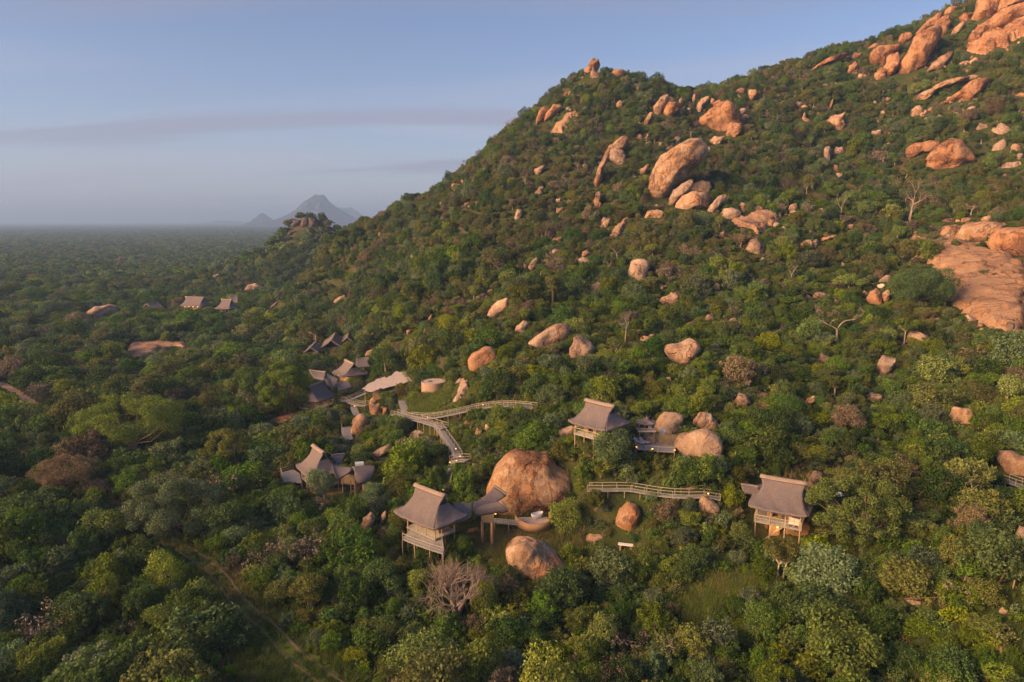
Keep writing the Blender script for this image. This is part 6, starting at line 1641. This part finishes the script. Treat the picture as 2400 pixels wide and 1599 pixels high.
# grey scrub rooted in the hollows of the great slab
for i, (x_, y_, r_) in enumerate([(1180,610,1.5),(1250,650,1.7),(1330,640,1.3),(1310,710,1.6),(1400,690,1.7),(1470,740,1.6),(1380,770,1.4),(1450,820,1.5),(1530,840,1.2),(1560,730,1.3),(1640,740,1.2),(960,650,1.1),(900,640,.9),(1010,640,.9),(930,530,1.0),(970,520,.9),(1680,830,1.3),(1590,910,1.0),(790,650,.8),(1770,860,1.1)]):
    p_ = ground('E', x_, y_) + np.array([0, 0, .55]); gq = np.random.default_rng(1200 + i)
    e_ = empty('scrub_bush', tuple(p_), gq.uniform(0, 6.28)); e_.scale = (r_ / 2.4, r_ / 2.4, r_ * .75 / 2.8)
    c_ = 4 if i % 4 else 5
    link('foliage', SHRUB_LEAF[i % 5][c_], e_); link('stem', SHRUB_STEM[i % 5], e_)
    side = 'upper left' if x_ < 1100 and y_ < 700 else ('upper' if y_ < 680 else ('middle' if y_ < 790 else 'lower right'))
    LB['s%d' % i] = (e_, *tp('E', x_, y_), ('greyish' if c_ == 4 else 'brownish') + ' scrub bush on the ' + side + ' great slab')
# ------------------------------------------------------------------ scatter
g = np.random.default_rng(77)
near = jgrid(-330, 400, 40, 480, 2.55, g)
near = near[np.abs(near[:, 0]) < near[:, 1] * 0.86 + 12]
near = near[H(near[:, 0], near[:, 1]) < 24]
hill = jgrid(-130, 400, 60, 480, 2.15, g)
hill = hill[(np.abs(hill[:, 0]) < hill[:, 1] * 0.86 + 12) & (H(hill[:, 0], hill[:, 1]) >= 24)]
near = np.concatenate([near, hill])
P = np.column_stack([near, H(near[:, 0], near[:, 1])])
dist = np.hypot(P[:, 0], P[:, 1])
big = g.uniform(size=len(P))
rad = np.where(big > .90, g.uniform(2.6, 4.4, len(P)), np.where(big > .50, g.uniform(1.6, 2.7, len(P)), g.uniform(.8, 1.7, len(P))))
dens = fnoise(P[:, 0] / 16, P[:, 1] / 16, 33, 3)
rad *= 1 + .22 * np.clip((-P[:, 0] - 15) / 30, 0, 1) * np.clip((12 - P[:, 2]) / 8, 0, 1)
rad *= np.clip(0.72 + 0.6 * dens, .7, 1.2) * (1 - .16 * np.clip((P[:, 2] - 12) / 22, 0, 1))
hgt = rad * g.uniform(.95, 1.55, len(P)) * (1 + .15 * np.clip((P[:, 2] - 20) / 20, 0, 1))
Q = P.copy(); Q[:, 2] += hgt
vis = seen(Q, 14.0)
ok = vis & (g.uniform(size=len(P)) < np.clip(1.4 - np.clip(.34 - dens, 0, 1) * 4, .7, 1))
P, rad, hgt, dist = P[ok], rad[ok], hgt[ok], dist[ok]
ok = allowed(P, rad, hgt)
# where a full-sized plant would hide something, a low one may still stand
rad2, hgt2, ok2 = rad.copy(), hgt.copy(), ok.copy()
for shr in (.72, .52, .38, .26):
    sm = np.where(~ok2)[0]; r_, h_ = rad[sm] * shr, hgt[sm] * shr
    fit_ = allowed(P[sm], r_, h_) & (r_ > .4)
    rad2[sm[fit_]] = r_[fit_]; hgt2[sm[fit_]] = h_[fit_]; ok2[sm[fit_]] = True
P, rad, hgt, dist = P[ok2], rad2[ok2], hgt2[ok2], dist[ok2]
col = pick_colours(P, g)
u = g.uniform(size=len(P))
dryp = np.clip(.04 + .10 * np.clip((P[:, 2] - 20) / 40, 0, 1) + .5 * np.clip(fnoise(P[:, 0] / 14, P[:, 1] / 14, 121, 3) - .58, 0, 1) * np.clip((P[:, 2] - 15) / 20, .2, 1) * 3, 0, .6)
kind = np.where(u < dryp, 2, np.where((u > .83) & (rad > 1.2), 1, 0))      # 0 shrub, 1 tree, 2 dry bush
rotz = g.uniform(0, 2 * math.pi, len(P))
wid = rad / 2.75 * g.uniform(.9, 1.1, len(P)); tall = hgt / 3.4
var = g.integers(0, 1000, len(P)); asp = g.uniform(.82, 1.22, len(P)); tilt = g.normal(size=(len(P), 2)) * .09
px_, py_, dep_ = project(np.column_stack([P[:, :2], P[:, 2] + hgt * .6]))
infr = (px_ > -20) & (px_ < 2420) & (py_ > -20) & (py_ < 1640)
show = np.where(infr, rad / dep_, 0)
single = np.zeros(len(P), bool)
NSINGLE = {0: 300, 1: 290, 2: 120}
for k, nmax in NSINGLE.items():
    c = np.where(kind == k)[0]; c = c[np.argsort(-show[c])][:nmax]; c = c[show[c] > 0]
    single[c] = True

# landmarks used to say which plant is meant (photograph pixels)
MARKS = [(1010,1215,'the front lodge'),(1235,1130,'the giant orange boulder'),(1258,1310,'the large faceted boulder'),(1815,1180,'the right lodge'),(1400,975,'the uphill lodge'),(1560,1010,'the lounger terrace'),
         (760,1110,'the eyebrow-roofed lodge'),(740,915,'the thatched hall'),(1016,900,'the water tank'),(900,890,'the white canopy'),(560,1400,'the faint grassy track'),(420,1180,'the big round tree'),(325,1030,'the great baobab'),
         (560,1060,'the smaller baobab'),(1070,1370,'the bare grey tree'),(2040,1180,'the big green tree'),(1830,1310,'the white-stemmed tree'),(2200,900,'the great bare slab'),(1490,1140,'the lower walkway'),(1050,960,'the long walkway'),
         (1300,820,'the wide tan boulder'),(1600,825,'the big tan boulder'),(60,910,'the pale dirt road'),(380,815,'the flat granite sheet'),(230,730,'the pale granite dome'),(450,710,'the far lodge'),(1440,1390,'the white bench'),
         (1500,1540,'the bottom picture edge, middle'),(2200,1540,'the bottom right corner'),(150,1540,'the bottom left corner'),(2330,1350,'the leaning fence post'),(820,1530,'the bottom edge, left of middle'),(100,1250,'the left picture edge'),
         (1850,1500,'the bottom edge, right of middle'),(1590,410,'the great orange bluff'),(2200,600,'the boulder row'),(1970,740,'the dead white tree'),(720,1370,'the small golden tree'),(1150,1500,'the bottom edge, below the bare tree')]
_mk = np.array([(m[0], m[1]) for m in MARKS], float)
def where_words(x, y, used={}):
    d = np.hypot(_mk[:, 0] - x, (_mk[:, 1] - y) * 1.3); k = int(np.argmin(d)); dx, dy = x - _mk[k, 0], y - _mk[k, 1]
    name = MARKS[k][2]
    side = ('left of' if dx < 0 else 'right of') if abs(dx) > abs(dy) * 1.2 else ('above' if dy < 0 else 'below')
    far = 'just ' if d[k] < 60 else ('' if d[k] < 130 else 'well ')
    if 'edge' in name or 'corner' in name: side, far = 'near', ''
    return far + side + ' ' + name
SIZE = lambda r: 'small' if r < 1.5 else ('' if r < 2.6 else ('large' if r < 3.7 else 'very large'))
nm = {0: 'shrub', 1: 'tree', 2: 'dry_bush'}
LABELLED = {}
for i in np.where(single)[0]:
    k = kind[i]; v = var[i]
    rt = empty(nm[k], tuple(P[i]), rotz[i]); rt.scale = (wid[i] * asp[i], wid[i] / asp[i], tall[i]); rt.rotation_euler = (tilt[i, 0], tilt[i, 1], rotz[i])
    place = where_words(px_[i], py_[i])
    if k == 0:
        a = SHRUB_LEAF[v % 5][col[i]]; b_ = SHRUB_STEM[v % 5]; pn = ('foliage', 'stem'); what = COLOUR_WORD[col[i]] + ' ' + ('rounded shrub', 'lumpy shrub')[v % 2]; cat_ = 'shrub'
    elif k == 1:
        a = TREE_LEAF[v % 4][col[i]]; b_ = TREE_TRUNK[v % 4]; pn = ('crown', 'trunk'); what = COLOUR_WORD[col[i]] + ' ' + ('round-crowned tree', 'flat-topped tree', 'open tall tree')[v % 3]; cat_ = 'tree'
        rt.scale = (wid[i] * 1.05, wid[i] * 1.05, tall[i] * .95)
    else:
        a = DRY_LEAF[v % 3][v % 2]; b_ = DRY_STEM[v % 3][v % 2]; pn = ('twigs', 'branches'); what = ('grey', 'brown')[v % 2] + ' leafless bush'; cat_ = 'dry bush'
        rt.scale = (wid[i] * 1.15, wid[i] * 1.15, tall[i] * 1.1)
    lf_ = link(pn[0], a, rt); link(pn[1], b_, rt)
    if k == 2: lf_['kind'] = 'stuff'
    lab = (SIZE(rad[i]) + ' ' + what + ' ' + place).strip()
    LABELLED.setdefault(lab, []).append((px_[i], rt))
    tag(rt, lab, cat_, {0: 'shrubs covering the slope and plain', 1: 'trees of the bush country', 2: 'leafless dry bushes'}[k])

for i, rec_ in LB.items():
    e_, x_, y_ = rec_[:3]
    if len(rec_) > 3:
        LABELLED.setdefault(rec_[3], []).append((x_, e_)); tag(e_, rec_[3], 'shrub', 'scrub on the great slab'); continue
    lab = ('thin white leafless tree', 'pale bare tree', 'slim grey leafless tree', 'crooked bare pale tree')[i % 4] + ' ' + where_words(x_, y_)
    LABELLED.setdefault(lab, []).append((x_, e_)); tag(e_, lab, 'bare tree', 'bare trees on the slope')
ORD = ['leftmost', 'second from left', 'third from left', 'fourth from left', 'fifth from left', 'sixth from left', 'seventh from left', 'eighth from left']
for lab, lst in LABELLED.items():
    if len(lst) < 2: continue
    lst.sort(key=lambda q: q[0])
    names = ['left one', 'right one'] if len(lst) == 2 else (['left one', 'middle one', 'right one'] if len(lst) == 3 else ORD[:len(lst) - 1] + ['rightmost'])
    for (x, ob), nme in zip(lst, names): ob['label'] = lab + ', ' + nme
rest = ~single
# the rest of the near bush, one mass per kind
for k, nmn, lab, src, nsh in ((0, 'shrub_mass', 'dense mass of smaller and farther green shrubs over hill and plain', SHRUB_LEAF, 5), (1, 'tree_mass', 'mass of smaller and farther trees over hill and plain', None, 6), (2, 'dry_bush_mass', 'farther grey and brown leafless bushes on the slope', None, 3)):
    s = rest & (kind == k)
    if k == 0: meshes = [m for row in SHRUB_LEAF for m in row]; idx = (var % 5) * NC + col; sc = np.column_stack([wid * asp, wid / asp, tall])
    elif k == 1:
        meshes = [joined('tree', TREE[i][0], TREE[i][1], LEAF[c], BARK if i % 2 else BARK_PALE) for i in range(4) for c in range(NC)]; idx = (var % 4) * NC + col; sc = np.column_stack([wid * 1.05, wid * 1.05, tall * .95])
    else:
        meshes = [joined('dry_bush', DRYB[i][0], DRYB[i][1], DRY[c], DRY[c]) for i in range(3) for c in range(2)]; idx = (var % 3) * 2 + (var // 3) % 2; sc = np.column_stack([wid * 1.15, wid * 1.15, tall * 1.1])
    scatter_group(nmn, P[s], sc[s], np.column_stack([tilt, rotz])[s], idx[s], meshes, lab)
print('near plants', len(P), 'singles', int(single.sum()))

# far bush on the plain, thinning detail with distance
far_m = [joined('far_bush', s[0], s[1], LEAF[c], BARK) for s in FARS + FART for c in range(NC)]
def far_scatter(name, y0, y1, cell, rlo, rhi, label, seed):
    g = np.random.default_rng(seed)
    x0, x1 = -y1 * .9, y1 * .35
    p = jgrid(x0, x1, y0, y1, cell, g)
    p = p[(p[:, 0] > -p[:, 1] * .84 - 20)]
    dd = np.hypot(p[:, 0], p[:, 1])
    P = np.column_stack([p, H(p[:, 0], p[:, 1])])
    Q = P.copy(); Q[:, 2] += 5
    k = seen(Q, 60.0) if y0 < 1300 else (seen(Q * np.array([1, 1, 1]), 1e8))
    px, py, _ = project(Q)
    k &= (px > -250) & (px < 1150)
    P = P[k]
    P = P[allowed(P, np.full(len(P), 2.5), np.full(len(P), 4.0))]
    r = np.exp(g.normal(math.log((rlo + rhi) / 2), .32, len(P))).clip(rlo, rhi * 1.3)
    c = pick_colours(P, g)
    s = np.column_stack([r / 2.75, r / 2.75, np.minimum(r, 4.5) * g.uniform(.8, 1.25, len(P)) / 3.4])
    rot = np.column_stack([np.zeros(len(P)), np.zeros(len(P)), g.uniform(0, 6.28, len(P))])
    scatter_group(name, P, s, rot, g.integers(0, 7, len(P)) * NC + c, far_m, label)
    print(name, len(P))
far_scatter('far_bush', 480, 1000, 5.2, 2.2, 5.0, 'bush and trees of the plain beyond the lodges', 5)
far_scatter('distant_bush', 1000, 2600, 9.0, 3.6, 7.5, 'distant bush carpet of the plain', 6)
far_scatter('horizon_bush', 2600, 7000, 22.0, 7.0, 12.0, 'hazy bush carpet towards the horizon', 7)

# low undergrowth filling the gaps near the lodges
g = np.random.default_rng(45)
ug = jgrid(-125, 150, 46, 230, 1.6, g); ug = ug[np.abs(ug[:, 0]) < ug[:, 1] * .84 + 5]
U = np.column_stack([ug, H(ug[:, 0], ug[:, 1])]); U = U[seen(U + np.array([0, 0, .8]), 6.0)]
ru = np.exp(g.normal(math.log(.85), .38, len(U))).clip(.4, 1.8); hu = ru * g.uniform(.8, 1.5, len(U))
k_ = allowed(U, ru, hu) & (fnoise(U[:, 0] / 9, U[:, 1] / 9, 71, 3) > .15); U, ru, hu = U[k_], ru[k_], hu[k_]
cu = pick_colours(U, g)
um = [leaf_mesh('low_shrub', s_[0], m_) for s_ in (shrub_parts(600, 900, .24), shrub_parts(601, 900, .24, 1), shrub_parts(602, 900, .24)) for m_ in LEAF]
scatter_group('undergrowth', U, np.column_stack([ru / 2.6, ru / 2.6, hu / 3.3]), np.column_stack([g.normal(size=(len(U), 2)) * .12, g.uniform(0, 6.28, len(U))]), g.integers(0, 3, len(U)) * NC + cu, um, 'low green undergrowth between the shrubs')
print('undergrowth', len(U))

# grass tufts on the open ground near the lodges
g = np.random.default_rng(15)
def tuft(seed):
    q = np.random.default_rng(seed); n = 34
    a = q.uniform(0, 6.28, n); r = q.uniform(0, .55, n); c = np.stack([r * np.cos(a), r * np.sin(a), np.zeros(n)], 1)
    ln = np.stack([q.normal(size=n) * .22, q.normal(size=n) * .22, q.uniform(.35, .8, n)], 1); w = np.stack([np.cos(a + 1.3), np.sin(a + 1.3), 0 * a], 1) * .035
    V = np.stack([c - w, c + w, c + ln], 1).reshape(-1, 3)
    return V, np.arange(3 * n).reshape(n, 3), np.repeat(q.uniform(0, 1, n), 3)
GRM = [leaf_mat('grass_green', (0.150, 0.200, 0.036)), leaf_mat('grass_dry', (0.260, 0.215, 0.085))]
gm = [leaf_mesh('tuft', tuft(i), GRM[c]) for i in range(3) for c in range(2)]
gp = jgrid(-110, 110, 48, 190, .95, g)
gp = gp[(np.abs(gp[:, 0]) < gp[:, 1] * .82 + 5)]
GP = np.column_stack([gp, H(gp[:, 0], gp[:, 1])])
GP = GP[(GP[:, 2] < 26) & seen(GP, 6.0)]
_px, _py, _dp = project(GP); _i = (_py / 2 + 30).astype(int).clip(0, 859); _j = (_px / 2 + 30).astype(int).clip(0, 1259)
GP = GP[~((PROT[_i, _j] > 0) & False)]
bare = np.ones(len(GP), bool)
for so in [ob for ob in COL.objects if ob.name.split('.')[0] in ('dirt_road', 'red_earth', 'wheel_track', 'rock_slab')]:
    vv = np.array([v.co[:] for v in so.data.vertices])[:, :2] + np.array(so.location)[:2]
    lo_, hi_ = vv.min(0), vv.max(0)
    cand = np.where((GP[:, 0] > lo_[0]) & (GP[:, 0] < hi_[0]) & (GP[:, 1] > lo_[1]) & (GP[:, 1] < hi_[1]))[0]
    for k_ in cand:
        if np.min(np.hypot(vv[:, 0] - GP[k_, 0], vv[:, 1] - GP[k_, 1])) < .7 and g.uniform() < .93: bare[k_] = False
GP = GP[bare & (fnoise(GP[:, 0] / 7, GP[:, 1] / 7, 51, 3) > .36)]
ex = []
for so in [ob for ob in COL.objects if ob.name.split('.')[0] == 'grass_clearing']:
    vv = np.array([v.co[:] for v in so.data.vertices]) + np.array(so.location)
    m_ = min(2600, len(vv)); ex.append(vv[g.integers(0, len(vv), m_)][:, :2] + g.normal(size=(m_, 2)) * .25)
ex = np.concatenate(ex); ex = np.column_stack([ex, H(ex[:, 0], ex[:, 1])])
for so in [ob for ob in COL.objects if ob.name.split('.')[0] == 'wheel_track']:
    vv = np.array([v.co[:] for v in so.data.vertices])[:, :2] + np.array(so.location)[:2]
    for B_ in ('ex', 'GP'):
        Q_ = ex if B_ == 'ex' else GP
        kk = np.array([np.min(np.abs(vv - q_[:2]).sum(1)) > .38 for q_ in Q_])
        if B_ == 'ex': ex = Q_[kk]
        else: GP = Q_[kk]
GP = np.concatenate([GP, ex])
n_ = len(GP); sz = g.uniform(.6, 1.35, n_)
dryn = (fnoise(GP[:, 0] / 11, GP[:, 1] / 11, 61, 2) + g.normal(size=n_) * .12 > .62).astype(int)
scatter_group('grass', GP, np.column_stack([sz, sz, sz * g.uniform(.6, 1.2, n_)]), np.column_stack([0 * sz, 0 * sz, g.uniform(0, 6.28, n_)]), g.integers(0, 3, n_) * 2 + dryn, gm, 'tufts of green and dry grass between the bushes')
print('grass', n_)

# rubble between the bushes of the hill
g = np.random.default_rng(25)
rp = jgrid(-70, 260, 120, 400, 3.3, g); rp = np.column_stack([rp, H(rp[:, 0], rp[:, 1])])
nzr = fnoise(rp[:, 0] / 15, rp[:, 1] / 15, 91, 3)
rp = rp[(rp[:, 2] > 17) & (nzr > .60) & seen(rp + np.array([0, 0, 1.0]), 5.0)]
rm = []
for i in range(5):
    V, F = ico(2); V = V.copy(); q = np.random.default_rng(500 + i)
    for _ in range(9):
        nq = q.normal(size=3); nq /= np.linalg.norm(nq); ex = np.maximum(0, V @ nq - q.uniform(.55, .85)); V -= nq * ex[:, None]
    V *= q.uniform(.7, 1.2, 3)
    for m_ in (ROCK, ROCK_GREY): rm.append(fmesh('stone', V, [F], [m_]))
sz = np.exp(g.normal(math.log(.75), .5, len(rp))).clip(.35, 2.4)
scatter_group('rubble', rp + np.array([0, 0, .25]), np.column_stack([sz, sz, sz * g.uniform(.6, 1.3, len(rp))]), g.normal(size=(len(rp), 3)) * .4 + np.array([0, 0, 1]) * g.uniform(0, 6, (len(rp), 1)), g.integers(0, 10, len(rp)), rm, 'loose stones scattered between the hillside bushes')
print('rubble', len(rp))
# ------------------------------------------------------------------ haze: one even body of pale air round everything
def haze_box():
    m = bpy.data.materials.new('haze_air'); m.use_nodes = True
    t = m.node_tree; t.nodes.clear()
    out = t.nodes.new('ShaderNodeOutputMaterial'); pv = t.nodes.new('ShaderNodeVolumePrincipled')
    pv.inputs['Color'].default_value = (0.38, 0.61, 1.0, 1)
    pv.inputs['Density'].default_value = 0.00023
    pv.inputs['Anisotropy'].default_value = 0.1
    t.links.new(pv.outputs[0], out.inputs['Volume'])
    zlo, zhi = float(_Zg.min()) - 7.0, float(_Zg.max()) + 60.0
    mb = MB().box((0, (EXT - 3000) / 2, (zlo + zhi) / 2), (2 * EXT + 400, EXT + 3000 + 400, zhi - zlo))
    o = mb.build('haze', m)
    tag(o, 'thin blue morning haze over the whole plain', kind='stuff')
haze_box()
